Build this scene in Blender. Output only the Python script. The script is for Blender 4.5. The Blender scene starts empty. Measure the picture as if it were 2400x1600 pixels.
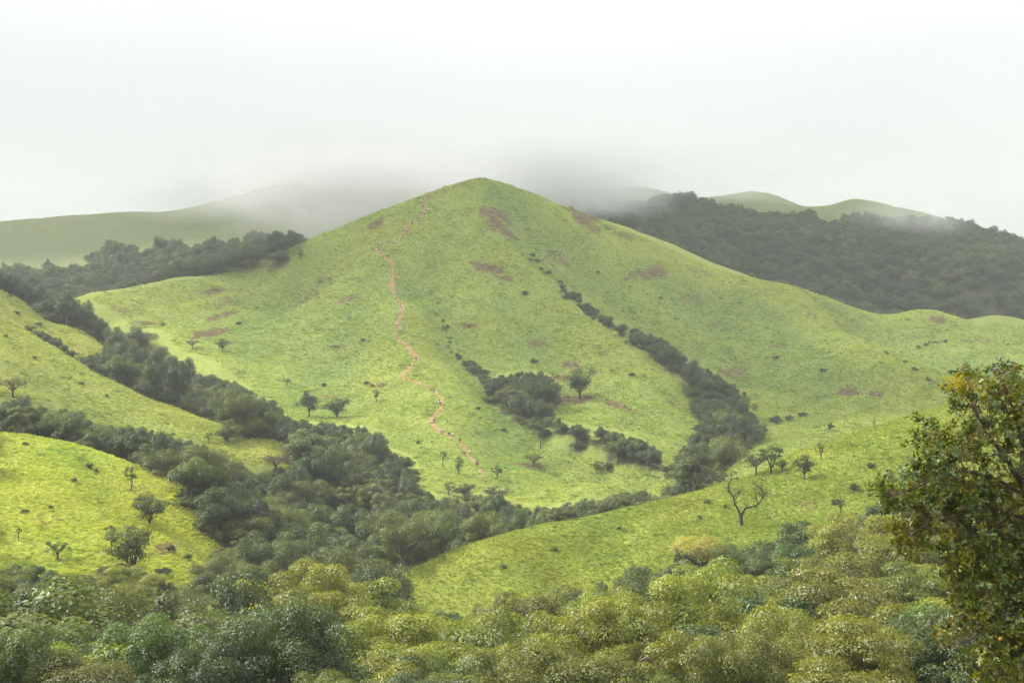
import bpy, bmesh, math, random
import numpy as np
from mathutils import Vector, Matrix, Euler

random.seed(7)
RNG = np.random.default_rng(11)
S = bpy.context.scene
COL = S.collection

# ------------------------------------------------------------------ camera, sky, sun, exposure
F = 3333.0      # focal length in photo pixels (50 mm lens on 36 mm film, photo 2400 px wide)
cam_d = bpy.data.cameras.new('camera')
cam_d.lens = 50.0; cam_d.sensor_width = 36.0; cam_d.clip_start = 0.5; cam_d.clip_end = 9000.0
cam = bpy.data.objects.new('camera', cam_d); COL.objects.link(cam)
cam.location = (0, 0, 0); cam.rotation_euler = (math.radians(90), 0, 0)
S.camera = cam

SUN_EL, SUN_AZ = math.radians(45), math.radians(-74)     # azimuth from +Y (view direction), negative = to the left
sun_dir = Vector((math.sin(SUN_AZ)*math.cos(SUN_EL), math.cos(SUN_AZ)*math.cos(SUN_EL), math.sin(SUN_EL)))

S.render.engine = 'CYCLES'
S.view_settings.view_transform = 'Standard'; S.view_settings.look = 'None'
S.view_settings.gamma = 1.0; S.view_settings.use_curve_mapping = False
S.view_settings.exposure = 1.6
cy = S.cycles
cy.max_bounces = 6; cy.diffuse_bounces = 3; cy.glossy_bounces = 1; cy.transmission_bounces = 3
cy.transparent_max_bounces = 4; cy.volume_bounces = 2
cy.use_denoising = True
cy.use_adaptive_sampling = True; cy.adaptive_threshold = 0.015
cy.caustics_reflective = False; cy.caustics_refractive = False
cy.sample_clamp_indirect = 4.0

world = bpy.data.worlds.new('World'); S.world = world; world.use_nodes = True
wn, wl = world.node_tree.nodes, world.node_tree.links
wn.clear()
w_out = wn.new('ShaderNodeOutputWorld'); w_bg = wn.new('ShaderNodeBackground'); w_bg.inputs['Strength'].default_value = 0.1
w_sky = wn.new('ShaderNodeTexSky'); w_sky.sky_type = 'NISHITA'; w_sky.sun_disc = False
w_sky.sun_elevation = SUN_EL; w_sky.sun_rotation = SUN_AZ
w_geo = wn.new('ShaderNodeTexCoord'); w_sep = wn.new('ShaderNodeSeparateXYZ')
wl.new(w_geo.outputs['Generated'], w_sep.inputs[0])
# the cloud deck: grey at its base over the ridges, brighter with height, soft uneven patches; dark land below the horizon
w_map = wn.new('ShaderNodeMapping'); w_map.inputs['Scale'].default_value = (1.0, 1.0, 2.4)
wl.new(w_geo.outputs['Generated'], w_map.inputs['Vector'])
w_noise = wn.new('ShaderNodeTexNoise'); w_noise.inputs['Scale'].default_value = 3.1; w_noise.inputs['Detail'].default_value = 4.0
w_noise.inputs['Roughness'].default_value = 0.45; w_noise.inputs['Distortion'].default_value = 0.4
wl.new(w_map.outputs[0], w_noise.inputs['Vector'])
w_mr = wn.new('ShaderNodeMath'); w_mr.operation = 'MULTIPLY_ADD'; w_mr.inputs[1].default_value = 0.07; w_mr.inputs[2].default_value = -0.035
wl.new(w_noise.outputs['Fac'], w_mr.inputs[0])
w_add = wn.new('ShaderNodeMath'); w_add.operation = 'ADD'
wl.new(w_sep.outputs['Z'], w_add.inputs[0]); wl.new(w_mr.outputs[0], w_add.inputs[1])
w_ramp = wn.new('ShaderNodeValToRGB'); wl.new(w_add.outputs[0], w_ramp.inputs[0])
cr = w_ramp.color_ramp; cr.interpolation = 'LINEAR'
SKY = [(0.0, (.026, .03, .02)), (0.012, (.152, .153, .146)), (0.08, (.184, .185, .178)), (0.14, (.236, .237, .230)), (0.19, (.276, .277, .270)), (0.25, (.350, .350, .343)), (0.5, (.64, .64, .635)), (1.0, (.88, .88, .88))]
while len(cr.elements) < len(SKY): cr.elements.new(0.5)
for e, (p, c) in zip(cr.elements, SKY):
    e.position = p; e.color = (*c, 1)
w_mul = wn.new('ShaderNodeVectorMath'); w_mul.operation = 'SCALE'; w_mul.inputs['Scale'].default_value = 10.0
wl.new(w_ramp.outputs[0], w_mul.inputs[0])
w_mix = wn.new('ShaderNodeMixRGB'); w_mix.inputs[0].default_value = 0.95
wl.new(w_sky.outputs[0], w_mix.inputs[1]); wl.new(w_mul.outputs[0], w_mix.inputs[2])
wl.new(w_mix.outputs[0], w_bg.inputs['Color']); wl.new(w_bg.outputs[0], w_out.inputs['Surface'])

sun_d = bpy.data.lights.new('sun', 'SUN'); sun_d.energy = 2.9; sun_d.angle = math.radians(6); sun_d.color = (1.0, 0.95, 0.86)
sun = bpy.data.objects.new('sun', sun_d); COL.objects.link(sun)
sun.rotation_euler = sun_dir.to_track_quat('Z', 'Y').to_euler(); sun.location = (-200, 100, 700)

# ------------------------------------------------------------------ helpers
def tag(o, label=None, cat=None, group=None, kind=None):
    for k, v in (('label', label), ('category', cat), ('group', group), ('kind', kind)):
        if v: o[k] = v
    return o
def link(name, mesh, parent=None, loc=None):
    o = bpy.data.objects.new(name, mesh); COL.objects.link(o)
    if parent is not None: o.parent = parent
    if loc is not None: o.location = loc
    return o
def empty(name, loc, rz=0.0, sc=1.0):
    o = bpy.data.objects.new(name, None); COL.objects.link(o)
    o.location = loc; o.rotation_euler = (0, 0, rz); o.scale = (sc, sc, sc) if not hasattr(sc, '__len__') else sc
    o.empty_display_size = 0.5
    return o
def np_mesh(name, V, faces, mats, fmat=None, smooth=False, attrs=None):
    """faces: array (n,3) or (n,4); attrs: {name: (type, domain, array)}"""
    V = np.asarray(V, np.float32); faces = np.asarray(faces, np.int32)
    me = bpy.data.meshes.new(name)
    n, k = faces.shape
    me.vertices.add(len(V)); me.vertices.foreach_set('co', V.ravel())
    me.loops.add(n*k); me.loops.foreach_set('vertex_index', faces.ravel())
    me.polygons.add(n); me.polygons.foreach_set('loop_start', np.arange(0, n*k, k, dtype=np.int32))
    if smooth: me.polygons.foreach_set('use_smooth', np.ones(n, bool))
    for m in mats: me.materials.append(m)
    if fmat is not None: me.polygons.foreach_set('material_index', np.asarray(fmat, np.int32))
    for an, (ty, dom, arr) in (attrs or {}).items():
        a = me.attributes.new(an, ty, dom)
        a.data.foreach_set({'FLOAT_COLOR': 'color', 'FLOAT_VECTOR': 'vector'}.get(ty, 'value'), np.asarray(arr, np.int32 if ty == 'INT' else np.float32).ravel())
    me.update(calc_edges=True)
    return me
class Tubes:
    """collects tapered tubes along polylines into one mesh"""
    def __init__(s): s.V = []; s.Q = []; s.n = 0
    def add(s, pts, rad, sides=6):
        pts = np.asarray(pts, float); m = len(pts)
        t = np.gradient(pts, axis=0); t /= np.linalg.norm(t, axis=1)[:, None]+1e-9
        ref = np.array([1, .13, .07]) if abs(t[0, 0]) < .9 else np.array([0, 1, .1])
        a = np.cross(t, ref); a /= np.linalg.norm(a, axis=1)[:, None]; b = np.cross(t, a)
        th = np.linspace(0, 2*np.pi, sides, endpoint=False)
        rad = np.asarray(rad, float)
        ring = pts[:, None]+rad[:, None, None]*(np.cos(th)[None, :, None]*a[:, None]+np.sin(th)[None, :, None]*b[:, None])
        s.V.append(ring.reshape(-1, 3)); s.V.append(pts[-1:]+t[-1:]*rad[-1])
        i = np.arange(m-1)[:, None]*sides; j = np.arange(sides)[None]; j2 = (j+1) % sides
        q = np.stack([i+j, i+j2, i+sides+j2, i+sides+j], -1).reshape(-1, 4)+s.n
        cap = (m-1)*sides+s.n; tip = m*sides+s.n
        c = np.stack([cap+j[0], cap+j2[0], np.full(sides, tip), np.full(sides, tip)], -1)
        s.Q.append(q); s.C = getattr(s, 'C', []); s.C.append(c[:, :3]); s.n += m*sides+1
    def mesh(s, name, mat):
        V = np.concatenate(s.V); Q = np.concatenate(s.Q); C = np.concatenate(s.C)
        T = np.concatenate([Q[:, [0, 1, 2]], Q[:, [0, 2, 3]], C])
        return np_mesh(name, V, T, [mat], smooth=True)
def wiggle(p0, p1, n, amp, rng, sag=0.0):
    t = np.linspace(0, 1, n)[:, None]; p = np.asarray(p0)*(1-t)+np.asarray(p1)*t
    L = np.linalg.norm(np.asarray(p1)-np.asarray(p0))
    off = np.cumsum(rng.normal(0, amp*L/n, (n, 3)), axis=0); off -= t*off[-1]
    p = p+off; p[:, 2] += sag*L*np.sin(np.pi*t[:, 0])
    return p
def hash2(ix, iy, seed):
    h = (ix.astype(np.int64)*374761393+iy.astype(np.int64)*668265263+seed*1442695041) & 0xffffffff
    h = ((h ^ (h >> 13))*1274126177) & 0xffffffff
    h = (h ^ (h >> 16)) & 0xffffffff
    return h/4294967295.0
def vnoise(x, y, seed=0):
    ix = np.floor(x); iy = np.floor(y); fx = x-ix; fy = y-iy
    fx = fx*fx*(3-2*fx); fy = fy*fy*(3-2*fy)
    a = hash2(ix, iy, seed); b = hash2(ix+1, iy, seed); c = hash2(ix, iy+1, seed); d = hash2(ix+1, iy+1, seed)
    return (a*(1-fx)+b*fx)*(1-fy)+(c*(1-fx)+d*fx)*fy
def fbm(x, y, seed=0, oct=4, gain=0.5):
    s = 0; a = 1; t = 0
    for k in range(oct):
        s = s+a*vnoise(x*2**k+17.3*k, y*2**k-9.1*k, seed+k); t += a; a *= gain
    return s/t
def in_poly(P, u, v):
    P = np.asarray(P, float); x1, y1 = P[:, 0], P[:, 1]; x2, y2 = np.roll(x1, -1), np.roll(y1, -1)
    inside = np.zeros(u.shape, bool)
    for a, b, c, d in zip(x1, y1, x2, y2):
        if b == d: continue
        inside ^= ((b > v) != (d > v)) & (u < (c-a)*(v-b)/(d-b)+a)
    return inside

# ------------------------------------------------------------------ materials
def new_mat(name):
    m = bpy.data.materials.new(name); m.use_nodes = True
    nt = m.node_tree; nt.nodes.clear()
    out = nt.nodes.new('ShaderNodeOutputMaterial')
    return m, nt, out
def N(nt, t, **kw):
    n = nt.nodes.new(t)
    for k, v in kw.items():
        if k.startswith('i_'): n.inputs[k[2:].replace('_', ' ')].default_value = v
        else: setattr(n, k, v)
    return n
def plain_mat(name, col, rough=0.8, noise=0.25, scale=3.0, spec=0.2):
    m, nt, out = new_mat(name)
    b = N(nt, 'ShaderNodeBsdfPrincipled'); b.inputs['Roughness'].default_value = rough; b.inputs['Specular IOR Level'].default_value = spec
    tc = N(nt, 'ShaderNodeTexCoord'); nz = N(nt, 'ShaderNodeTexNoise'); nz.inputs['Scale'].default_value = scale; nz.inputs['Detail'].default_value = 6
    nt.links.new(tc.outputs['Object'], nz.inputs['Vector'])
    mr = N(nt, 'ShaderNodeMapRange'); mr.inputs['To Min'].default_value = 1-noise; mr.inputs['To Max'].default_value = 1+noise
    mr.inputs['From Min'].default_value = 0.3; mr.inputs['From Max'].default_value = 0.7
    nt.links.new(nz.outputs['Fac'], mr.inputs['Value'])
    vm = N(nt, 'ShaderNodeVectorMath', operation='SCALE'); vm.inputs[0].default_value = col
    nt.links.new(mr.outputs[0], vm.inputs['Scale']); nt.links.new(vm.outputs[0], b.inputs['Base Color'])
    bp = N(nt, 'ShaderNodeBump'); bp.inputs['Strength'].default_value = 0.4; bp.inputs['Distance'].default_value = 0.03
    nt.links.new(nz.outputs['Fac'], bp.inputs['Height']); nt.links.new(bp.outputs[0], b.inputs['Normal'])
    nt.links.new(b.outputs[0], out.inputs[0])
    return m
def leaf_mat(name, col, trans_col, var=0.35, hue=0.03, trans=0.4, gloss=0.06, rough=0.45):
    """leaf: diffuse + translucent, tint of each leaf from the mesh attribute 'leaf', of each tree from its own random number"""
    m, nt, out = new_mat(name)
    at = N(nt, 'ShaderNodeAttribute', attribute_name='leaf'); oi = N(nt, 'ShaderNodeObjectInfo')
    hs = N(nt, 'ShaderNodeHueSaturation'); hs.inputs['Color'].default_value = (*col, 1)
    h1 = N(nt, 'ShaderNodeMath', operation='MULTIPLY_ADD'); h1.inputs[1].default_value = hue*2; h1.inputs[2].default_value = 0.5-hue
    nt.links.new(oi.outputs['Random'], h1.inputs[0]); nt.links.new(h1.outputs[0], hs.inputs['Hue'])
    v1 = N(nt, 'ShaderNodeMath', operation='MULTIPLY_ADD'); v1.inputs[1].default_value = 2*var; v1.inputs[2].default_value = 1-var
    sep = N(nt, 'ShaderNodeSeparateColor'); nt.links.new(at.outputs['Color'], sep.inputs[0])
    nt.links.new(sep.outputs[0], v1.inputs[0])
    rr = N(nt, 'ShaderNodeMath', operation='MULTIPLY'); rr.inputs[1].default_value = 7.31; nt.links.new(oi.outputs['Random'], rr.inputs[0])
    fr = N(nt, 'ShaderNodeMath', operation='FRACT'); nt.links.new(rr.outputs[0], fr.inputs[0])
    v2 = N(nt, 'ShaderNodeMath', operation='MULTIPLY_ADD'); v2.inputs[1].default_value = 0.6; v2.inputs[2].default_value = 0.7
    nt.links.new(fr.outputs[0], v2.inputs[0])
    vv = N(nt, 'ShaderNodeMath', operation='MULTIPLY'); nt.links.new(v1.outputs[0], vv.inputs[0]); nt.links.new(v2.outputs[0], vv.inputs[1])
    nt.links.new(vv.outputs[0], hs.inputs['Value'])
    mx = N(nt, 'ShaderNodeMixRGB'); mx.inputs[2].default_value = (*trans_col, 1)      # some leaves are older, yellower
    nt.links.new(sep.outputs[1], mx.inputs[0]); nt.links.new(hs.outputs[0], mx.inputs[1])
    d = N(nt, 'ShaderNodeBsdfDiffuse'); t = N(nt, 'ShaderNodeBsdfTranslucent'); g = N(nt, 'ShaderNodeBsdfGlossy'); g.inputs['Roughness'].default_value = rough
    g.inputs['Color'].default_value = (.6, .65, .6, 1)
    nt.links.new(mx.outputs[0], d.inputs[0])
    tm = N(nt, 'ShaderNodeMixRGB', blend_type='MULTIPLY'); tm.inputs[0].default_value = 1.0; tm.inputs[2].default_value = (1.25, 1.15, .45, 1)
    nt.links.new(mx.outputs[0], tm.inputs[1]); nt.links.new(tm.outputs[0], t.inputs[0])
    m1 = N(nt, 'ShaderNodeMixShader'); m1.inputs[0].default_value = trans
    nt.links.new(d.outputs[0], m1.inputs[1]); nt.links.new(t.outputs[0], m1.inputs[2])
    m2 = N(nt, 'ShaderNodeMixShader'); m2.inputs[0].default_value = gloss
    nt.links.new(m1.outputs[0], m2.inputs[1]); nt.links.new(g.outputs[0], m2.inputs[2])
    nt.links.new(m2.outputs[0], out.inputs[0])
    return m
BARK = plain_mat('bark_grey_brown', (.10, .075, .055), 0.9, 0.4, 4.0)
BARK_DARK = plain_mat('bark_dark', (.035, .028, .022), 0.9, 0.4, 4.0)
BARK_PALE = plain_mat('bark_pale', (.22, .18, .14), 0.9, 0.35, 4.0)
# ------------------------------------------------------------------ the land
# survey points of the land: (bearing u, height v, distance d in metres)
PTS = {
'camera_slope': [(u, v, d) for d, v in ((4,2500),(12,2050),(30,1850),(60,1840),(100,1790),(140,1750)) for u in (-500,200,900,1600,2300,2900)]
   + [(-500,1640,190),(100,1640,190),(600,1650,190),(1200,1640,180),(1700,1590,180),(2300,1540,180),(2900,1520,180),
      (-500,1560,235),(100,1540,235),(600,1560,235),(1000,1560,235),(1500,1490,235),(2000,1420,235),(2400,1380,235),(2900,1360,235)],
'spur_foot': [(880,1465,305),(953,1455,300),(1068,1436,298),(1183,1402,296),(1297,1392,300),(1450,1350,300),(1600,1295,302),(1707,1275,305),(1791,1265,310),(1891,1235,315),(2021,1195,325),(2200,1150,330),(2400,1120,335),(2900,1080,340)],
'spur_crest': [(840,1385,318),(873,1369,318),(915,1350,320),(1007,1316,322),(1114,1273,325),(1259,1236,335),(1397,1206,345),(1508,1183,350),(1600,1157,355),(1696,1125,360),(1814,1091,366),(1868,1063,372),(1944,1040,378),(2032,1008,385),(2136,976,392),(2227,945,400),(2400,900,410),(2900,850,430)],
'spur_face': [(1183,1325,308),(1397,1290,318),(1600,1232,322),(1800,1160,338),(2000,1080,352),(1000,1390,310)],
'behind_spur': [(840,1420,350),(1007,1390,352),(1259,1330,372),(1508,1262,390),(1696,1190,405),(1900,1105,420),(2100,1030,435),(2300,990,440),(2900,960,450)],
'knoll_crest': [(-400,1010,345),(0,1014,340),(96,1026,338),(203,1045,335),(306,1084,334),(375,1110,333),(432,1135,332),(470,1200,322),(500,1275,312),(505,1330,300)],
'knoll_face': [(0,1150,305),(150,1160,305),(300,1180,308),(0,1290,275),(103,1335,270),(250,1300,280),(380,1260,295),(420,1350,283),(-400,1250,280)],
'knoll_foot': [(-400,1390,250),(0,1400,252),(150,1420,250),(320,1435,252),(482,1435,265),(600,1440,290)],
'behind_knoll': [(-400,1030,400),(0,1035,400),(153,1070,395),(306,1120,385),(450,1190,370),(560,1270,345),(620,1330,320)],
'lobe_foot': [(-400,940,455),(0,960,462),(153,985,462),(300,1030,462),(421,1050,455),(560,1115,440),(640,1130,440)],
'lobe_face': [(0,870,500),(153,915,500),(300,968,492),(430,1000,480),(560,1045,462),(650,1060,462)],
'lobe_crest': [(-400,700,590),(0,735,578),(23,763,570),(115,808,568),(172,843,562),(260,893,556),(356,938,545),(421,961,535),(516,996,510),(600,1020,490),(650,1033,480),(700,1085,460)],
'lobe_two': [(-400,640,660),(0,679,650),(53,708,648),(103,750,645),(153,765,642),(187,775,640),(245,815,628),(280,845,615)],
'lobe_gully': [(60,800,605),(115,830,600),(168,860,592),(240,900,582)],
'left_valley': [(-400,770,760),(0,780,760),(120,800,745),(220,840,715),(320,890,680),(420,945,640),(520,1000,590),(620,1055,545),(720,1110,505),(820,1160,470),(900,1210,440)],
'toe': [(214,699,800),(240,725,785),(306,768,755),(382,782,730),(467,838,690),(532,877,660),(593,930,625),(673,985,590),(873,1005,570),(925,1055,540),(984,1112,505),(1029,1162,480)],
'main_left_sky': [(268,684,830),(325,672,840),(383,663,850),(474,655,862),(574,630,872),(631,605,880),(700,578,888),(746,556,896),(800,532,905),(868,505,915),(935,480,925),(1000,456,935),(1060,436,943),(1128,418,950)],
'behind_main_left': [(150,780,880),(268,765,900),(383,745,920),(513,720,940),(631,690,950),(746,640,965),(868,590,985),(1000,540,1005),(1128,500,1020)],
'main_right_sky': [(1170,424,953),(1220,442,958),(1300,476,966),(1400,513,972),(1500,553,975),(1600,595,965),(1657,622,955),(1715,641,945),(1814,664,930),(1868,674,920),(1925,687,930),(1963,699,940),(2005,714,948),(2044,727,952),(2086,733,955),(2116,728,958),(2147,723,960),(2189,725,960),(2220,733,958),(2250,745,952),(2285,762,945),(2400,790,940),(2900,780,940)],
'behind_main_right': [(1220,530,1030),(1300,560,1035),(1400,590,1040),(1500,625,1045),(1600,665,1040),(1715,705,1020),(1868,740,990),(1925,745,985),(2005,770,1010),(2086,785,1015),(2147,785,1018),(2220,795,1015),(2350,810,1005),(2500,810,1000),(2900,800,1000)],
'shoulder': [(746,571,850),(800,570,845),(869,570,842),(820,562,862)],
'path_spur': [(1000,490,915),(985,520,890),(930,560,855),(905,615,815),(918,690,770),(935,760,725),(940,800,700),(968,845,670),(950,885,645),(1000,920,620),(1030,935,605),(1010,985,580),(1070,1040,545),(1125,1105,510),(1100,1170,480)],
'main_left_face': [(400,720,790),(550,700,815),(700,660,835),(550,800,730),(700,760,755),(830,680,790),(800,850,690),(700,900,650),(850,950,615),(650,830,705),(450,760,760)],
'summit_face': [(1128,470,925),(1100,540,880),(1200,520,900),(1050,600,840)],
'gully_one': [(970,672,785),(1020,722,752),(1048,786,710),(1064,844,678),(1094,868,660),(1127,902,632),(1162,950,603),(1230,1030,560),(1310,1085,536),(1400,1115,520),(1500,1140,500),(1590,1170,485)],
'between_gullies': [(1150,620,835),(1100,680,790),(1150,760,735),(1200,840,685),(1270,880,655),(1340,930,622),(1400,960,600),(1480,1000,578),(1545,1045,560)],
'spur_two_crest': [(1175,590,850),(1240,640,818),(1309,680,792),(1355,726,765),(1397,757,745),(1450,788,722),(1508,827,694),(1546,853,676),(1580,892,650),(1612,930,625),(1636,970,600),(1630,1025,570)],
'gully_two': [(1230,582,868),(1268,628,838),(1315,678,812),(1365,738,785),(1430,795,752),(1500,850,722),(1573,900,690),(1640,950,660),(1690,1010,620),(1710,1085,560),(1660,1150,510),(1600,1195,470)],
'main_right_face': [(1400,560,925),(1500,620,905),(1400,660,875),(1600,700,870),(1500,740,835),(1700,750,840),(1600,800,790),(1660,850,750),(1720,850,755),(1740,905,705),(1780,985,630)],
'right_crest': [(1880,722,886),(1905,752,858),(1943,776,838),(1981,797,815),(2030,818,788),(2067,835,766),(2101,847,742),(2159,885,702),(2197,908,676),(2235,935,650)],
'right_face': [(1820,780,815),(1850,850,755),(1900,900,705),(1980,930,668),(2080,945,640),(1850,950,650),(1930,1000,580)],
'hill_two': [(1985,762,868),(2039,775,862),(2108,783,857),(2177,783,855),(2228,776,858),(2283,763,866),(2344,757,872),(2400,766,872),(2480,780,865),(2900,785,850)],
'dip_two': [(1960,748,905),(2039,788,892),(2108,800,888),(2177,800,888),(2228,792,890),(2283,780,892),(2344,775,898)],
'hill_two_face': [(2130,820,815),(2200,840,780),(2300,820,795),(2400,850,760),(2280,890,720),(2400,930,690),(2900,900,720)],
'gully_three': [(1940,785,858),(1981,810,840),(2030,832,814),(2085,858,786),(2136,888,750),(2190,920,715),(2245,950,682)],
'small_spur': [(1700,1120,445),(1711,1098,452),(1741,1075,470),(1784,1044,490),(1830,1025,505),(1906,1008,525),(1937,994,535),(1983,979,545),(2040,971,552),(2097,974,555),(2200,985,560),(2500,1000,560)],
'small_spur_face': [(1850,1050,480),(1950,1025,500),(2050,1000,520)],
'spur_one_crest': [(1144,948,598),(1183,978,580),(1221,1002,566),(1274,1037,548),(1309,1053,540),(1355,1064,532),(1397,1074,526),(1450,1085,517),(1489,1097,510),(1527,1108,502),(1565,1120,494),(1600,1134,486)],
'spur_one_face': [(1150,1050,545),(1250,1090,520),(1300,1130,495),(1450,1130,490),(1200,1150,485),(1380,1170,475)],
'valley': [(620,1250,400),(700,1300,380),(760,1400,330),(650,1460,290),(820,1270,420),(900,1330,385),(1000,1280,420),(1100,1240,440),(1250,1225,445),(1400,1210,440),(1550,1190,440),(700,1500,260)],
'left_ridge_sky': [(-600,560,1430),(-300,540,1440),(0,521,1450),(69,514,1460),(153,505,1470),(230,501,1480),(302,496,1490),(344,498.5,1495),(383,500,1500),(413,494.5,1500),(451,486,1500),(497,476,1500),(543,463,1505),(597,446,1510),(660,432,1515),(760,430,1520),(880,440,1525),(1000,450,1530)],
'left_ridge_face': [(-300,650,1060),(0,655,1090),(100,655,1080),(0,585,1250),(120,590,1220),(200,650,1080),(280,560,1270),(400,590,1150),(350,540,1340),(500,570,1180),(550,520,1330),(650,550,1200),(750,505,1300),(-300,590,1250)],
'left_ridge_foot': [(-300,705,920),(0,710,930),(120,715,930),(250,700,980),(400,672,1030),(550,650,1060),(700,620,1080),(850,580,1120)],
'left_ridge_back': [(-300,620,1750),(0,610,1750),(344,590,1800),(600,560,1800),(1000,560,1800)],
'right_ridge_sky': [(1150,450,1540),(1250,450,1540),(1330,450,1535),(1400,445,1530),(1460,441,1525),(1510,440,1520),(1560,450,1510),(1600,458,1500),(1636,464,1495),(1669,465,1500),(1707,457,1500),(1745,450,1500),(1784,450.5,1500),(1822,459,1495),(1860,476.5,1485),(1898,488,1475),(1933,491,1470),(1960,480,1470),(1990,470,1468),(2013,467.5,1465),(2051,473,1460),(2097,486,1450),(2166,499,1440),(2200,509,1430),(2290,535,1400),(2369,557,1370),(2410,572,1350),(2600,640,1300),(2900,700,1250)],
'right_ridge_face': [(1350,510,1340),(1500,520,1320),(1500,570,1180),(1680,500,1350),(1680,570,1200),(1850,530,1330),(1850,610,1160),(2000,540,1310),(2000,620,1150),(2150,570,1270),(2150,650,1120),(2300,610,1220),(2300,690,1080),(2500,720,1080),(2900,760,1080)],
'right_ridge_foot': [(1400,610,1090),(1600,690,1070),(1750,725,1040),(1900,755,1045),(2100,785,1070),(2350,800,1060)],
'right_ridge_back': [(1600,474,1560),(1640,482,1555),(1669,480,1555),(1860,495,1545),(1898,508,1535),(1933,512,1530),(1822,474,1550),(1250,560,1800),(1500,560,1800),(1745,570,1800),(1933,590,1750),(2200,620,1700),(2500,740,1600),(2900,780,1500)],
'far': [(u,790,2400) for u in (-600,0,600,1200,1800,2400,2900)]+[(u,800,3600) for u in (-600,300,1200,2100,2900)],
}
def tps_fit(lam=1e-6):
    P = np.array([p for g in PTS.values() for p in g], float)
    G = np.array([k for k, g in enumerate(PTS.values()) for p in g])
    X = np.column_stack([(P[:, 0]-1200)/F, np.log(P[:, 2])]); e = (800-P[:, 1])/F
    n = len(X)
    D2 = ((X[:, None]-X[None])**2).sum(-1)
    K = 0.5*D2*np.log(D2+1e-12)+lam*np.eye(n)
    A = np.zeros((n+3, n+3)); A[:n, :n] = K; A[:n, n] = 1; A[:n, n+1:] = X; A[n, :n] = 1; A[n+1:, :n] = X.T
    return X, np.linalg.solve(A, np.r_[e, 0, 0, 0]), G
TX, TW, TG = tps_fit()
def land(b, l):
    """tangent of elevation and nearest survey group at bearing x/y and ln(y)"""
    n = len(TX); out = np.empty(len(b)); near = np.empty(len(b), int)
    for i in range(0, len(b), 16000):
        q = np.column_stack([b[i:i+16000], l[i:i+16000]])
        D2 = (q[:, :1]-TX[None, :, 0])**2+(q[:, 1:]-TX[None, :, 1])**2
        near[i:i+16000] = TG[D2.argmin(1)]
        out[i:i+16000] = (0.5*D2*np.log(D2+1e-12))@TW[:n]+TW[n]+q@TW[n+1:]
    return out, near
GNAMES_HILL = {g: 1 for g in ('toe','shoulder','path_spur','main_left_face','summit_face','gully_one','between_gullies','spur_two_crest','gully_two','main_right_face','right_crest','right_face','gully_three','spur_one_crest','spur_one_face','main_right_sky','main_left_sky')}
BS = np.concatenate([np.linspace(-0.75, -0.43, 24), np.linspace(-0.42, 0.42, 480), np.linspace(0.43, 0.75, 24)])
LS = np.concatenate([np.linspace(math.log(4), math.log(58), 36), np.linspace(math.log(60), math.log(1600), 560), np.linspace(math.log(1630), math.log(3600), 22)])
NB, NL = len(BS), len(LS)
GB, GL = np.meshgrid(BS, LS)
_e, _g = land(GB.ravel(), GL.ravel())
GE = _e.reshape(NL, NB); GROUP = _g.reshape(NL, NB)
GY = np.exp(GL); GX = GB*GY
def relief(x, y):
    d = np.maximum(y, 1)
    k = np.clip((d-25)/80, 0.05, 1)
    return k*((fbm(x/46, y/46, 3, 3)-.5)*2.4+(fbm(x/11, y/11, 9, 3)-.5)*0.9*np.clip(d/350, .5, 1.5))
def line_dist(x, y, L):
    d = np.full(x.shape, 1e9)
    for (x0, y0), (x1, y1) in zip(L[:-1], L[1:]):
        t = np.clip(((x-x0)*(x1-x0)+(y-y0)*(y1-y0))/((x1-x0)**2+(y1-y0)**2+1e-9), 0, 1)
        d = np.minimum(d, np.hypot(x-x0-t*(x1-x0), y-y0-t*(y1-y0)))
    return d
def survey_line(pts): return [((u-1200)/F*d, d) for u, v, d in pts]
FOLDS = [  # gullies and folds of the hills: line, depth, half width
 (PTS['gully_one'], 3.2, 11), ([(1180,470,925),(1205,525,895)]+PTS['gully_two'][:7], 6.0, 17), ([(1135,500,905),(1150,555,880)]+PTS['spur_two_crest'][:9], -5.5, 22), (PTS['path_spur'][3:12], -1.6, 24), ([(1480,590,940),(1600,640,925),(1720,690,912),(1820,710,900)], -2.2, 20), (PTS['right_crest'][:9], -6.5, 17), (PTS['hill_two'][:8], -3.6, 14), ([(1660,900,735),(1720,930,690),(1790,1000,620)], -1.5, 14), (PTS['gully_three'], 6.0, 12), (PTS['dip_two'], 4.5, 13),
 ([(900,600,812),(850,680,775),(815,770,725),(790,850,675),(765,930,620)], 2.6, 18), ([(675,700,812),(640,735,798),(590,800,745),(560,850,700)], 2.2, 18),
 ([(1020,560,850),(1010,620,815),(970,672,785)], 1.6, 12), ([(1340,600,905),(1420,680,868),(1500,755,825),(1580,830,765),(1640,880,720)], 2.0, 17), ([(1560,640,905),(1640,720,865),(1720,800,800),(1780,880,735)], 2.6, 18),
 ([(1760,700,880),(1850,770,820),(1920,850,755),(1960,920,690)], 2.4, 16), ([(2250,840,775),(2330,870,745),(2420,890,735)], 2.0, 10), ([(1190,720,765),(1240,790,715),(1300,850,675),(1370,900,640)], 1.8, 14),
 ([(1150,1010,565),(1180,1080,525),(1200,1150,488)], 1.5, 11), ([(950,960,605),(960,1050,550)], 1.3, 10),
 ([(200,1070,330),(260,1150,318),(300,1250,300)], 1.2, 9), ([(90,860,505),(190,930,490),(300,985,480)], 1.4, 10), ([(1450,1215,338),(1400,1270,322)], .9, 8), ([(1800,1120,352),(1780,1200,326)], 1.0, 9)]
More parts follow.
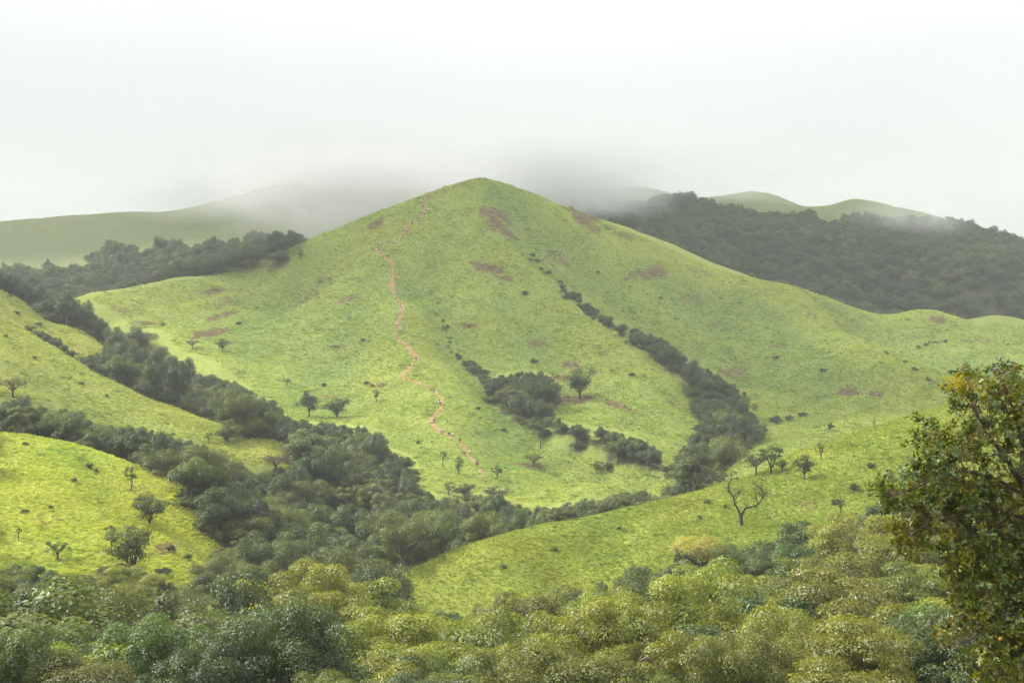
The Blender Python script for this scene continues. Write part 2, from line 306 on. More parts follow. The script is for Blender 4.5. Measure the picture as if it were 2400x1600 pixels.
def carve(x, y):
    z = np.zeros(x.shape)
    for L, dep, w in FOLDS:
        W = survey_line(L); xs = [p[0] for p in W]; ys = [p[1] for p in W]
        m = (x > min(xs)-3*w) & (x < max(xs)+3*w) & (y > min(ys)-3*w) & (y < max(ys)+3*w)
        if m.any():
            q = line_dist(x[m], y[m], W)/w; z[m] -= 1.5*dep*np.exp(-q**1.5)
    return z
GREG0 = np.array([GNAMES_HILL.get(g, 0) for g in PTS])[GROUP].astype(float)
for _ in range(10):
    _p = np.pad(GREG0, 1, mode='edge'); GREG0 = (_p[:-2, 1:-1]+_p[2:, 1:-1]+_p[1:-1, :-2]+_p[1:-1, 2:]+4*_p[1:-1, 1:-1])/8
def ribs(x, y):
    """shallow ribs and furrows running down the flanks of the summit hill"""
    dx, dy = x+21, y-950; r = np.hypot(dx, dy); f = np.arctan2(dy, dx)+.25*(fbm(x/120, y/120, 13, 2)-.5)
    k = np.clip((r-40)/160, 0, 1)*np.clip((560-r)/120, 0, 1)
    return GREG0*k*((vnoise(f*7+50, r/300, 15)-.5)*8.0+(vnoise(f*19+50, r/160, 16)-.5)*3.4)
GZ = GE*GY+relief(GX, GY)+carve(GX, GY)+ribs(GX, GY)
GE = GZ/GY
def gsample(A, x, y):
    b = np.clip(np.asarray(x, float)/y, BS[0], BS[-1]); l = np.clip(np.log(y), LS[0], LS[-1])
    fb = np.interp(b, BS, np.arange(NB)); fl = np.interp(l, LS, np.arange(NL))
    i0 = np.minimum(fb.astype(int), NB-2); j0 = np.minimum(fl.astype(int), NL-2); fb -= i0; fl -= j0
    return (A[j0, i0]*(1-fb)+A[j0, i0+1]*fb)*(1-fl)+(A[j0+1, i0]*(1-fb)+A[j0+1, i0+1]*fb)*fl
def gz(x, y):
    x = np.atleast_1d(np.asarray(x, float)); y = np.atleast_1d(np.asarray(y, float))
    return gsample(GZ, x, y)
HORIZON = np.maximum.accumulate(GE, axis=0)      # highest elevation met so far along each bearing
def shown(x, y, z):
    """True where a point clears the land in front of it, seen from the viewpoint"""
    return z/y >= gsample(HORIZON, x, y*0.985)-0.0012
def hit(u, v, dmin=30.0):
    """where a line of sight meets the land"""
    b = (u-1200)/F; e = (800-v)/F
    fb = np.interp(b, BS, np.arange(NB)); i = min(int(fb), NB-2); fr = fb-i
    col = GE[:, i]*(1-fr)+GE[:, i+1]*fr
    ok = np.where((col >= e) & (GY[:, 0] >= dmin))[0]
    j = ok[0] if len(ok) else np.where(GY[:, 0] >= dmin, col, -9).argmax()
    if j > 0 and len(ok) and col[j-1] < e:
        t = (e-col[j-1])/(col[j]-col[j-1]+1e-12); y = math.exp(LS[j-1]*(1-t)+LS[j]*t)
    else: y = math.exp(LS[j])
    return b*y, y, float(gz(b*y, y)[0])
def uv_of(x, y, z): return 1200+F*x/y, 800-F*z/y

# ------------------------------------------------------------------ where grass and forest grow
MEADOWS = {
'knoll': [(-80,1011),(0,1012),(96,1025),(203,1044),(268,1072),(344,1095),(432,1133),(421,1155),(396,1170),(402,1205),(432,1223),(463,1242),(493,1265),(501,1292),(478,1318),(482,1356),(420,1362),(358,1350),(345,1300),(250,1296),(190,1290),(140,1318),(122,1344),(100,1335),(61,1307),(0,1297),(-80,1290)],
'lobe': [(-80,935),(0,932),(50,935),(115,939),(153,955),(191,974),(237,989),(300,995),(360,1003),(421,1011),(467,1034),(520,1062),(589,1092),(627,1084),(685,1073),(665,1040),(650,1030),(574,1027),(516,996),(421,960),(356,936),(306,913),(260,890),(214,867),(172,842),(115,806),(69,783),(84,769),(150,798),(175,828),(240,832),(268,826),(245,813),(214,790),(187,773),(153,763),(103,748),(84,725),(54,706),(23,683),(0,677),(-80,668)],
'main': [(214,698),(230,710),(275,729),(306,760),(329,767),(382,771),(405,798),(425,821),(467,828),(505,844),(532,867),(581,901),(593,920),(643,935),(673,974),(700,985),(790,990),(873,1000),(903,1031),(915,1050),(941,1053),(976,1076),(984,1107),(987,1149),(1029,1157),(1098,1153),(1144,1148),(1221,1176),(1282,1184),(1297,1180),(1374,1161),(1431,1153),(1469,1145),(1546,1150),(1600,1134),(1565,1119),(1527,1107),(1489,1096),(1450,1084),(1397,1073),(1355,1063),(1309,1052),(1274,1036),(1248,1015),(1221,1000),(1183,977),(1144,946),(1140,925),(1120,893),(1100,868),(1086,850),(1098,848),(1125,866),(1150,885),(1165,880),(1195,868),(1230,863),(1270,868),(1300,885),(1313,905),(1310,950),(1313,985),(1345,990),(1400,997),(1450,1005),(1500,1022),(1545,1052),(1560,1088),(1580,1085),(1600,1060),(1637,1000),(1633,962),(1618,932),(1598,915),(1580,890),(1546,852),(1508,826),(1450,787),(1397,757),(1355,726),(1330,702),(1300,668),(1318,664),(1385,700),(1397,732),(1466,757),(1527,780),(1600,830),(1638,842),(1665,861),(1699,895),(1749,915),(1753,951),(1780,989),(1800,1003),(1784,1030),(1741,1060),(1711,1084),(1690,1108),(1696,1122),(1753,1105),(1868,1061),(2032,1006),(2136,974),(2227,943),(2480,885),(2480,775),(2400,767),(2350,756),(2289,761),(2250,744),(2220,733),(2189,725),(2147,723),(2086,733),(2044,727),(2005,714),(1925,687),(1868,671),(1814,662),(1715,641),(1657,622),(1600,595),(1500,552),(1400,512),(1300,474),(1220,440),(1128,416),(1060,434),(1000,454),(868,503),(800,530),(746,553),(700,576),(631,603),(574,628),(474,653),(383,661),(325,670),(268,682)],
'spur': [(873,1367),(915,1348),(961,1333),(1007,1314),(1060,1291),(1114,1270),(1183,1252),(1259,1233),(1336,1218),(1397,1203),(1450,1191),(1508,1180),(1565,1166),(1600,1154),(1657,1134),(1696,1122),(1753,1105),(1814,1088),(1868,1061),(1944,1038),(1983,1021),(2032,1006),(2136,974),(2227,943),(2480,885),(2480,1120),(2200,1130),(2090,1150),(2021,1200),(1963,1207),(1891,1226),(1868,1243),(1791,1258),(1707,1268),(1640,1272),(1600,1285),(1508,1313),(1465,1325),(1450,1344),(1374,1363),(1297,1379),(1183,1382),(1144,1402),(1068,1413),(953,1421),(934,1409),(890,1390)],
}
WOODS_FAR = {
'misty': [(-80,664),(0,660),(76,650),(134,650),(153,663),(206,658),(204,626),(215,600),(245,570),(295,568),(329,588),(344,576),(382,559),(417,572),(459,574),(497,553),(535,566),(574,552),(604,541),(640,548),(669,548),(700,548),(716,575),(720,800),(-80,800)],
'ridge': [(1130,480),(1300,474),(1420,477),(1500,464),(1560,454),(1610,450),(1660,464),(1676,474),(1715,475),(1784,488),(1814,494),(1860,498),(1898,492),(1917,512),(1944,512),(1998,500),(2040,498),(2082,511),(2160,505),(2200,503),(2290,524),(2369,551),(2480,600),(2480,830),(1130,830)],
}
BROWN = [  # reddish dry patches: bearing, height, half-width, half-height, tilt, strength
(1167,506,50,14,.15,1),(1167,533,36,13,.5,1),(878,525,30,9,-.45,1),(1150,629,38,13,.2,1),(1186,653,22,8,.2,.9),(1094,764,26,7,-.1,1),(1253,803,28,9,.3,1),(1335,854,28,8,.15,1),(1347,938,50,13,-.05,.9),(1450,950,44,10,.25,1),(1519,640,50,13,-.1,.9),(1301,610,42,18,.2,.55),(811,701,32,6,-.3,.9),(895,902,24,5,0,.7),(1309,885,22,8,.2,.8),(1186,896,28,9,.2,.7),(1408,826,16,9,.4,.5),(1366,506,46,6,.38,.9),(1450,545,36,5,.4,.8),
(652,622,42,7,-.2,.7),(505,681,24,7,-.1,.9),(528,710,42,10,-.3,.6),(509,744,46,9,-.3,.8),(497,784,42,9,-.15,.9),(750,660,26,7,-.1,.8),(574,683,25,8,-.1,.4),(727,702,40,10,-.2,.45),(784,815,32,8,-.1,.8),(290,733,40,9,.35,.7),(337,757,36,5,.05,.8),
(1611,698,36,13,0,.6),(1807,729,20,6,0,.5),(1638,637,26,9,.2,.5),(1623,805,20,13,0,.45),(1722,870,30,26,0,.6),(1830,809,16,7,0,.45),(1669,765,16,6,0,.7),(1986,920,28,10,0,1),(2051,922,16,8,0,1),(2196,748,26,8,.1,1),(1906,740,18,5,.5,.8),(2361,869,22,8,0,.6),(1856,966,16,7,0,.5),(2290,800,30,6,0,.5),
(1259,1092,46,13,0,.8),(382,1287,34,18,-.2,.7),(134,1214,44,16,0,.3),(325,1149,26,12,.3,.4),(1887,1184,34,14,0,.45),(1860,1150,40,10,0,.3),(1190,1180,30,12,0,.5),(1060,1150,30,7,0,.5),(760,930,50,8,0,.25),(1250,560,40,9,.4,.3),
]
TRAIL = [(1128,420,.6),(1105,425,.6),(1079,431,.7),(1059,439,.8),(1044,447,.9),(1021,452,.9),(1007,461,1.1),(996,468,1.5),(988,475,1.7),(991,485,1.8),(1002,492,1.7),(994,499,1.8),(979,512,1.7),(965,522,1.7),(954,531,1.8),(948,541,1.7),(942,554,1.7),(931,562,1.5),(919,568,1.2),(902,573,1.2),(886,576,1.5),(878,581,1.6),(887,589,1.7),(894,599,1.7),(911,609,1.7),(920,617,1.8),(921,640,1.9),(920,664,2.1),(922,685,2.0),(928,700,1.8),(940,714,1.9),(942,728,1.8),(936,743,1.9),(933,767,1.7),(928,782,1.4),(934,795,1.3),(955,810,1.7),(965,825,1.9),(977,839,2.1),(967,854,1.8),(955,868,1.7),(944,881,1.6),(958,890,1.3),(987,899,1.4),(1005,908,1.2),(1023,923,1.7),(1038,937,1.9),(1034,957,1.7),(1016,975,1.8),(1012,993,1.6),(1025,1008,1.0),(1042,1015,.9),(1060,1025,1.2),(1087,1042,1.7),(1093,1065,1.3),(1114,1082,1.4),(1127,1099,1.1),(1133,1126,.6)]
def smooth_line(P, n=4):
    P = np.asarray(P, float); out = []
    for i in range(len(P)-1):
        p0, p1, p2, p3 = P[max(i-1, 0)], P[i], P[i+1], P[min(i+2, len(P)-1)]
        for t in np.linspace(0, 1, n, endpoint=False):
            out.append(.5*((2*p1)+(p2-p0)*t+(2*p0-5*p1+4*p2-p3)*t*t+(3*p1-p0-3*p2+p3)*t**3))
    return np.array(out+[P[-1]])
_tr = smooth_line(TRAIL, 4)
_last = 480.0; TRAIL_W = []
for u, v, w in _tr[::-1]:
    x, y, z = hit(u, v, max(_last-14, 470.0)); _last = y
    TRAIL_W.append((x, y, w))
TRAIL_W = np.array(TRAIL_W[::-1])
for _ in range(2): TRAIL_W[1:-1, :2] = (TRAIL_W[:-2, :2]+2*TRAIL_W[1:-1, :2]+TRAIL_W[2:, :2])/4
def trail_dist(x, y):
    out = np.full(len(x), 99.0); near = np.where((np.abs(x/np.maximum(y, 1)+.05) < .08) & (y > 440) & (y < 1000))[0]
    for i in range(0, len(near), 4000):
        k = near[i:i+4000]
        D = np.hypot(x[k, None]-TRAIL_W[None, :, 0], y[k, None]-TRAIL_W[None, :, 1])-TRAIL_W[None, :, 2]*.5
        out[k] = D.min(1)
    return out
BROWN_W = []
for u, v, a, b, tl, s in BROWN:
    pts = [hit(u+q*(a*math.cos(tl))-p*b*math.sin(tl), v+q*(a*math.sin(tl))+p*b*math.cos(tl)) for q, p in ((0, 0), (1, 0), (-1, 0), (0, 1), (0, -1))]
    c = np.array(pts[0][:2]); ax = np.array(pts[1][:2])-np.array(pts[2][:2]); ay = np.array(pts[3][:2])-np.array(pts[4][:2])
    ax = ax/2; ay = ay/2
    if np.linalg.norm(ax) > 60: ax *= 60/np.linalg.norm(ax)
    if np.linalg.norm(ay) > 24: ay *= 24/np.linalg.norm(ay)
    M = np.column_stack([ax, ay])
    if abs(np.linalg.det(M)) < 4: continue
    BROWN_W.append((c, np.linalg.inv(M), s))
def brownness(x, y):
    out = np.zeros(len(x)); wob = (fbm(x/9, y/9, 21, 3)-.5)*1.5
    for c, Mi, s in BROWN_W:
        dx = x-c[0]; dy = y-c[1]
        k = np.where((np.abs(dx) < 110) & (np.abs(dy) < 110))[0]
        if not len(k): continue
        q = Mi@np.vstack([dx[k], dy[k]]); r = np.hypot(q[0], q[1])+wob[k]
        out[k] = np.maximum(out[k], s*np.clip((1.15-r)/.55, 0, 1))
    return out
GNAMES = list(PTS.keys())
REGION_OF = {'spur_foot':'meadow_spur','spur_crest':'meadow_spur','spur_face':'meadow_spur','knoll_crest':'grassy_knoll','knoll_face':'grassy_knoll',
 'lobe_face':'grassy_slope','lobe_crest':'grassy_slope','lobe_two':'grassy_slope','lobe_gully':'grassy_slope','small_spur':'low_spur','small_spur_face':'low_spur',
 'left_ridge_sky':'misty_ridge','left_ridge_face':'misty_ridge','left_ridge_foot':'misty_ridge','left_ridge_back':'misty_ridge',
 'right_ridge_sky':'wooded_ridge','right_ridge_face':'wooded_ridge','right_ridge_foot':'wooded_ridge','right_ridge_back':'wooded_ridge',
 'hill_two':'back_hill','dip_two':'back_hill','hill_two_face':'back_hill'}
for g in ('toe','main_left_sky','main_right_sky','shoulder','path_spur','main_left_face','summit_face','gully_one','between_gullies','spur_two_crest','gully_two','main_right_face','right_crest','right_face','gully_three','spur_one_crest','spur_one_face','behind_main_left','behind_main_right'):
    REGION_OF[g] = 'summit_hill'
REGIONS = {
 'meadow_spur': 'long grassy spur rising to the right in front of the wooded valley',
 'grassy_knoll': 'bright yellow-green grassy knoll in front at the left edge',
 'grassy_slope': 'yellow-green grass slope between the valley wood and the knoll',
 'low_spur': 'small grassy spur just behind the long spur',
 'misty_ridge': 'grey-green ridge half hidden in mist behind the summit hill, far left',
 'wooded_ridge': 'dark wooded ridge under the cloud behind the summit hill, far right',
 'back_hill': 'low grassy hill at the right edge beside the summit hill',
 'summit_hill': 'big round grassy hill with a dirt trail climbing to its summit',
 'valley_ground': 'valley floor and near slope under the forest',
}
RNAMES = list(REGIONS); RID = np.array([RNAMES.index(REGION_OF.get(g, 'valley_ground')) for g in GNAMES])
GREG = RID[GROUP]
def region_at(x, y):
    b = np.clip(x/y, BS[0], BS[-1]); i = np.clip(np.rint(np.interp(b, BS, np.arange(NB))).astype(int), 0, NB-1)
    j = np.clip(np.rint(np.interp(np.log(y), LS, np.arange(NL))).astype(int), 0, NL-1)
    return GREG[j, i]
def in_meadow(u, v):
    r = np.zeros(u.shape, bool)
    for P in MEADOWS.values(): r |= in_poly(P, u, v)
    return r
# grass colours (real reflectances): by place, with soft natural variation
GRASS_BASE = {'meadow_spur': (.185,.222,.032), 'grassy_knoll': (.296,.332,.046), 'grassy_slope': (.228,.255,.048), 'low_spur': (.195,.238,.052), 'misty_ridge': (.150,.180,.066),
 'wooded_ridge': (.13,.17,.06), 'back_hill': (.210,.270,.058), 'summit_hill': (.232,.282,.054), 'valley_ground': (.14,.17,.035)}
_base = np.array([GRASS_BASE[n] for n in RNAMES])[GREG]
for _ in range(6):
    _p = np.pad(_base, ((1, 1), (1, 1), (0, 0)), mode='edge')
    _base = (_p[:-2, 1:-1]+_p[2:, 1:-1]+_p[1:-1, :-2]+_p[1:-1, 2:]+4*_p[1:-1, 1:-1])/8
def grass_colour(x, y, ragged=None):
    base = np.stack([gsample(_base[..., k], x, y) for k in range(3)], -1)
    n1 = fbm(x/38, y/38, 31, 4); n2 = fbm(x/7, y/7, 41, 3); n3 = fbm(x/90+5, y/90, 51, 3)
    yel = np.clip((n1-.45)*2.6, 0, 1)[:, None]; blu = np.clip((.5-n3)*2.6+(n2-.5)*.8, 0, 1)[:, None]
    c = base*(1+.22*(n2-.5))[:, None]
    c = c*(1-.45*yel)+c*np.array([1.22, 1.02, .75])*.45*yel
    c = c*(1-.3*blu)+c*np.array([.74, .92, 1.1])*.3*blu
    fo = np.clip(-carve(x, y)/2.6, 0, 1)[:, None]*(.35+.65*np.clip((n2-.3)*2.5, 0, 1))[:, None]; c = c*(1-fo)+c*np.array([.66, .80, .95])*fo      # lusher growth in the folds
    br = brownness(x, y)
    br = (np.clip(br*1.5-fbm(x/2.6, y/2.6, 25, 3)*.75, 0, 1) if ragged is None else (br*1.15 > ragged))[:, None]*.85
    c = c*(1-br)+br*np.array([.155, .098, .062])
    return np.clip(c, .005, .6)
# ------------------------------------------------------------------ tree kit
def crown_leaves(rng, R, Hc, zc, ncl, nleaf, L, Wd, style='dome', low=-.2, rc=(.22, .40), yel=.05):
    k = np.arange(ncl)
    dz = rng.uniform(low, 1, ncl); az = k*2.39996+rng.normal(0, .45, ncl)
    rr = np.sqrt(np.clip(1-dz*dz, 0, 1)); f = rng.uniform(.45, 1.08, ncl)*(1+.16*np.sin(2*az+rng.uniform(0, 6))+.1*np.sin(3*az+rng.uniform(0, 6)))
    core = k < ncl//6; f[core] *= .4
    C = np.column_stack([rr*np.cos(az)*R*f, rr*np.sin(az)*R*f, zc+dz*Hc*f*rng.uniform(.85, 1.1, ncl)])
    ns = rng.integers(2, 5); so = np.column_stack([rng.normal(0, .38, ns)*R, rng.normal(0, .38, ns)*R, rng.uniform(-.32, .28, ns)*Hc]); so[:, :2] -= so[:, :2].mean(0); ss = rng.uniform(.55, .85, ns)
    wh = rng.integers(ns, size=ncl); C = (C-[0, 0, zc])*ss[wh][:, None]*1.12+so[wh]+[0, 0, zc]
    cr = rng.uniform(*rc, ncl)*R; sq = {'dome': .8, 'tier': .52, 'open': .65}[style]
    w = cr**2; ci = rng.choice(ncl, nleaf, p=w/w.sum())
    n = rng.normal(0, 1, (nleaf, 3)); n[:, 2] += .55; n /= np.linalg.norm(n, axis=1)[:, None]
    P = C[ci]+n*(cr[ci]*(rng.uniform(.55, 1.08, nleaf)))[:, None]*np.array([1, 1, sq])
    nn = n*.75+np.array([0, 0, .5])+rng.normal(0, .27, (nleaf, 3)); nn /= np.linalg.norm(nn, axis=1)[:, None]
    tint = .40+.2*rng.random(nleaf)+rng.uniform(-.28, .28, ncl)[ci]
    old = (rng.random(nleaf) < yel)*rng.uniform(.3, 1, nleaf)
    return P, nn, tint, old, C
def leaf_mesh(name, rng, P, nn, tint, old, L, Wd, mat, droop=0.0):
    n = len(P)
    a = np.cross(nn, rng.normal(0, 1, (n, 3))); a[:, 2] -= droop; a /= np.linalg.norm(a, axis=1)[:, None]+1e-9
    b = np.cross(nn, a); b /= np.linalg.norm(b, axis=1)[:, None]+1e-9
    s = rng.uniform(.7, 1.3, n)[:, None]; l = a*L*.5*s; w = b*Wd*.5*s; up = nn*(L*.10)*s
    V = np.stack([P-l, P+w+up-l*.1, P+l, P-w+up-l*.1], 1).reshape(-1, 3)
    i = np.arange(n)*4
    Fc = np.concatenate([np.column_stack([i, i+1, i+2]), np.column_stack([i, i+2, i+3])])
    col = np.column_stack([tint, old, rng.random(n), np.ones(n)]).repeat(4, 0)
    return np_mesh(name, V, Fc, [mat], attrs={'leaf': ('FLOAT_COLOR', 'POINT', np.clip(col, 0, 1))})
def trunk_mesh(name, rng, H, r0, C, mat, nl=9, fork=.45):
    T = Tubes(); top = np.array([rng.normal(0, .06)*H, rng.normal(0, .06)*H, H*fork])
    p = wiggle((0, 0, -.8), top, 6, .10, rng); T.add(p, np.linspace(r0*1.25, r0*.75, 6), 7)
    for c in C[rng.permutation(len(C))[:nl]]:
        s = p[rng.integers(3, 6)]; q = wiggle(s, c, 6, .16, rng, .05)
        T.add(q, np.linspace(r0*.5, r0*.10, 6), 5)
        for _ in range(2):
            e = c+rng.normal(0, 1, 3)*H*.07; T.add(wiggle(q[3], e, 4, .2, rng), np.linspace(r0*.2, r0*.05, 4), 4)
    return T.mesh(name, mat)
M_DARK = leaf_mat('leaf_dark_green', (.044, .070, .012), (.09, .095, .02), .4, .02)
M_MID = leaf_mat('leaf_mid_green', (.072, .106, .013), (.14, .14, .02), .38, .03)
M_OLIVE = leaf_mat('leaf_olive', (.098, .120, .012), (.19, .18, .015), .36, .02)
M_LIME = leaf_mat('leaf_yellow_green', (.155, .182, .012), (.24, .23, .012), .33, .02)
M_PALE = leaf_mat('leaf_grey_green', (.108, .136, .036), (.18, .18, .05), .35, .02)
M_FLOWER = leaf_mat('leaf_yellow_blossom', (.30, .26, .045), (.42, .30, .03), .4, .015)
M_RUST = leaf_mat('leaf_rusty', (.095, .080, .040), (.17, .10, .03), .45, .02)
# kind: phrase, material, style, crown radius, crown half height, crown centre, clumps, leaves, leaf length, width, bark, flush of yellow leaves
KINDS = {
 'dark':   ('dark green dense tree', M_DARK, 'dome', 4.6, 4.4, 5.2, 34, 15000, .32, .165, BARK, .02),
 'mid':    ('mid-green rounded tree', M_MID, 'dome', 4.4, 4.1, 5.0, 34, 15000, .31, .165, BARK, .04),
 'olive':  ('olive thin-leaved tree', M_OLIVE, 'dome', 4.5, 3.8, 5.0, 40, 14000, .27, .13, BARK, .08),
 'lime':   ('yellow-green layered tree', M_LIME, 'tier', 4.8, 3.8, 5.2, 32, 14500, .30, .16, BARK_PALE, .05),
 'pale':   ('pale grey-green tree', M_PALE, 'tier', 4.3, 4.0, 5.0, 32, 14000, .31, .17, BARK_PALE, .03),
 'twig':   ('grey twiggy half-bare tree', M_OLIVE, 'open', 4.3, 3.6, 4.6, 46, 3400, .27, .13, BARK_PALE, .12),
 'rust':   ('brownish sparse tree', M_RUST, 'open', 4.2, 3.4, 4.8, 34, 7000, .30, .14, BARK, .10),
}
CROWNS = {}; TRUNKS = {}
for kn, (ph, mat, style, R, Hc, zc, ncl, nlf, L, Wd, bark, ye) in KINDS.items():
    for v in range(2 if kn not in ('rust', 'twig') else 1):
        rng = np.random.default_rng(100+len(CROWNS))
        P, nn, ti, old, C = crown_leaves(rng, R, Hc, zc, ncl, nlf, L, Wd, style, yel=ye)
        CROWNS[kn, v] = leaf_mesh('crown_'+kn, rng, P, nn, ti, old, L, Wd, mat)
        TRUNKS[kn, v] = trunk_mesh('trunk_'+kn, rng, zc+Hc*.6, .28, C, bark, 10 if style != 'open' else 16 if kn == 'rust' else 44)
# finer-leaved trees for the near slope
for kn in ('olive', 'lime', 'mid', 'pale', 'dark'):
    ph, mat, style, R, Hc, zc, ncl, nlf, L, Wd, bark, ye = KINDS[kn]
    rng = np.random.default_rng(200+len(CROWNS))
    P, nn, ti, old, C = crown_leaves(rng, R, Hc, zc, 64, 36000, L, Wd, style, rc=(.13, .29), yel=ye*1.5)
    CROWNS[kn, 'near'] = leaf_mesh('crown_near_'+kn, rng, P, nn, ti, old, L*(.52 if kn == 'dark' else .60), Wd*.58, mat, .2)
    TRUNKS[kn, 'near'] = trunk_mesh('trunk_near_'+kn, rng, zc+Hc*.6, .25, C, bark, 16)

# ------------------------------------------------------------------ where the forest trees stand
def jitter_grid(dmin, dmax, step, seed, bmax=.43):
    rng = np.random.default_rng(seed)
    ys = np.arange(dmin, dmax, step*.87); out = []
    for k, y in enumerate(ys):
        xs = np.arange(-bmax*y, bmax*y, step)+(k % 2)*step*.5
        out.append(np.column_stack([xs, np.full(len(xs), y)]))
    P = np.concatenate(out); P += rng.normal(0, step*.22, P.shape)
    return P[P[:, 1] > dmin]
def clears(x, y, z, h, R):
    """True where a tree of this size hides no open grass"""
    a = np.array([0, -.8, .8, 0]); b = np.array([.98, .6, .6, .6])
    u, v = uv_of(x+a*R, y, z+b*h)
    return not (in_meadow(u, v) & shown(x+a*R, np.full(4, y-R*.5), z+h*b)).any()
def place_forest():
    rows = []
    rng = np.random.default_rng(5)
    for dmin, dmax, step, hr in ((84, 150, 8.2, (7.5, 12.0)), (150, 310, 10.0, (8.0, 14.0)), (310, 560, 8.2, (7.0, 12.5)), (560, 1060, 8.6, (7.5, 12))):
        P = jitter_grid(dmin, dmax, step, int(dmin)); x, y = P.T; z = gz(x, y)
        n = len(x); h = rng.uniform(*hr, n)*(.85+.35*vnoise(x/25, y/25, 77)); done = np.zeros(n, bool)
        bare = in_meadow(*uv_of(x, y, z)) & shown(x, y, z+.5)
        for tryk, f in enumerate((1, .62, .38)):
            hh = h*f*np.where((y > 700) & (x/y > .02) & (region_at(x, y) == RNAMES.index('summit_hill')), .62, 1.0); R = hh*.50
            ok = ~done & ~bare
            vt = uv_of(x, y, z+hh)[1]
            for a, b in ((0, .97), (-.75, .55), (.75, .55), (0, .6)):
                u, v = uv_of(x+a*R, y, z+b*hh)
                ok &= ~(in_meadow(u, v) & shown(x+a*R, y-R*.5, z+hh*b))
            ub, vb = uv_of(x, y, z+hh); ok &= ~((y < 286) & (np.abs(ub-1648) < 40+R/y*F*.8) & (vb < 1325))
            if dmax <= 150: ok &= vt > 1425+np.clip((110-y)*3, 0, 90)
            if dmin > 500: ok &= ~((region_at(x, y) == RNAMES.index('summit_hill')) & (y > 640) & (x/y < -.05))
            if dmin > 500: ok &= ~((region_at(x, y) == RNAMES.index('summit_hill')) & (vnoise(x/13, y/13, 55) < .14+.40*np.clip((y-620)/140, 0, 1)))
            vis = shown(x, y, z+hh*.92) & ((y < 800) | np.isin(region_at(x, y), [RNAMES.index('valley_ground'), RNAMES.index('misty_ridge')]) | shown(x, y, z+1.5)) & ((y < 835) | np.isin(region_at(x, y), [RNAMES.index('valley_ground'), RNAMES.index('misty_ridge')]))
            ok &= vis
            idx = np.where(ok)[0]; done[idx] = True
            rows += [(x[i], y[i], z[i], hh[i]) for i in idx]
    far = []
    for name, (a, b) in (('misty', (850, 1420)), ('ridge', (1000, 1500))):
        P = jitter_grid(a, b, 10.5, 900); x, y = P.T; z = gz(x, y); h = rng.uniform(9.5, 15, len(x))
        u, v = uv_of(x, y, z+h*.85)
        ok = in_poly(WOODS_FAR[name], u, v) & shown(x, y, z+h*.95)
        if name == 'misty': ok &= (y > 1060) | (x/y < -.1)
        far += [(x[i], y[i], z[i], h[i]) for i in np.where(ok)[0]]
    return np.array(rows), np.array(far)
TREES, FAR = place_forest()
print('forest trees', len(TREES), 'far', len(FAR))
# ------------------------------------------------------------------ land meshes
def soil_mask():
    k = np.zeros((NL, NB))
    allt = np.concatenate([TREES, FAR])
    for x, y, z, h in allt:
        i = int(np.rint(np.interp(x/y, BS, np.arange(NB)))); j = int(np.rint(np.interp(math.log(y), LS, np.arange(NL))))
        ri = max(1, int(h*.45/y/(.84/479))); rj = max(1, int(h*.45/y/(3.283/559)))
        k[max(j-rj, 0):j+rj+1, max(i-ri, 0):i+ri+1] = 1
    for _ in range(2):
        p = np.pad(k, 1, mode='edge'); k = (p[:-2, 1:-1]+p[2:, 1:-1]+p[1:-1, :-2]+p[1:-1, 2:]+4*p[1:-1, 1:-1])/8
    return k
SOIL = soil_mask()
_vis = shown(GX.ravel(), GY.ravel(), GZ.ravel()+.6).reshape(NL, NB)
_u, _v = uv_of(GX, GY, GZ)
SOIL *= np.where(in_meadow(_u, _v) & _vis, 0, 1)
def ground_material():
    m, nt, out = new_mat('meadow_ground')
    at = N(nt, 'ShaderNodeAttribute', attribute_name='tint'); geo = N(nt, 'ShaderNodeNewGeometry')
    n1 = N(nt, 'ShaderNodeTexNoise'); n1.inputs['Scale'].default_value = .55; n1.inputs['Detail'].default_value = 5; n1.inputs['Roughness'].default_value = .65
    mp = N(nt, 'ShaderNodeMapping'); mp.inputs['Scale'].default_value = (1, 1, 2.2)
    nt.links.new(geo.outputs['Position'], mp.inputs[0]); nt.links.new(mp.outputs[0], n1.inputs['Vector'])
    mr = N(nt, 'ShaderNodeMapRange'); mr.inputs['From Min'].default_value = .32; mr.inputs['From Max'].default_value = .68; mr.inputs['To Min'].default_value = .72; mr.inputs['To Max'].default_value = 1.25
    nt.links.new(n1.outputs['Fac'], mr.inputs['Value'])
    sc = N(nt, 'ShaderNodeVectorMath', operation='SCALE'); nt.links.new(at.outputs['Color'], sc.inputs[0]); nt.links.new(mr.outputs[0], sc.inputs['Scale'])
    b = N(nt, 'ShaderNodeBsdfPrincipled'); b.inputs['Roughness'].default_value = .9; b.inputs['Specular IOR Level'].default_value = .1
    nt.links.new(sc.outputs[0], b.inputs['Base Color'])
    bp = N(nt, 'ShaderNodeBump'); bp.inputs['Strength'].default_value = .8; bp.inputs['Distance'].default_value = .8
    nt.links.new(n1.outputs['Fac'], bp.inputs['Height']); nt.links.new(bp.outputs[0], b.inputs['Normal'])
    nt.links.new(b.outputs[0], out.inputs[0])
    return m
M_GROUND = ground_material()
_gc = grass_colour(GX.ravel(), GY.ravel())
_litter = np.array([.055, .058, .024])*(0.8+.4*fbm(GX.ravel()/5, GY.ravel()/5, 61, 2))[:, None]
_s = SOIL.ravel()[:, None]
_gc = _gc*.74*(1-_s)+_litter*_s  # grass ground darkened to paint shade into the gaps between tufts
_idx = np.arange(NL*NB).reshape(NL, NB)
_quads = np.stack([_idx[:-1, :-1], _idx[:-1, 1:], _idx[1:, 1:], _idx[1:, :-1]], -1).reshape(-1, 4)
_qreg = GREG[:-1, :-1].ravel()
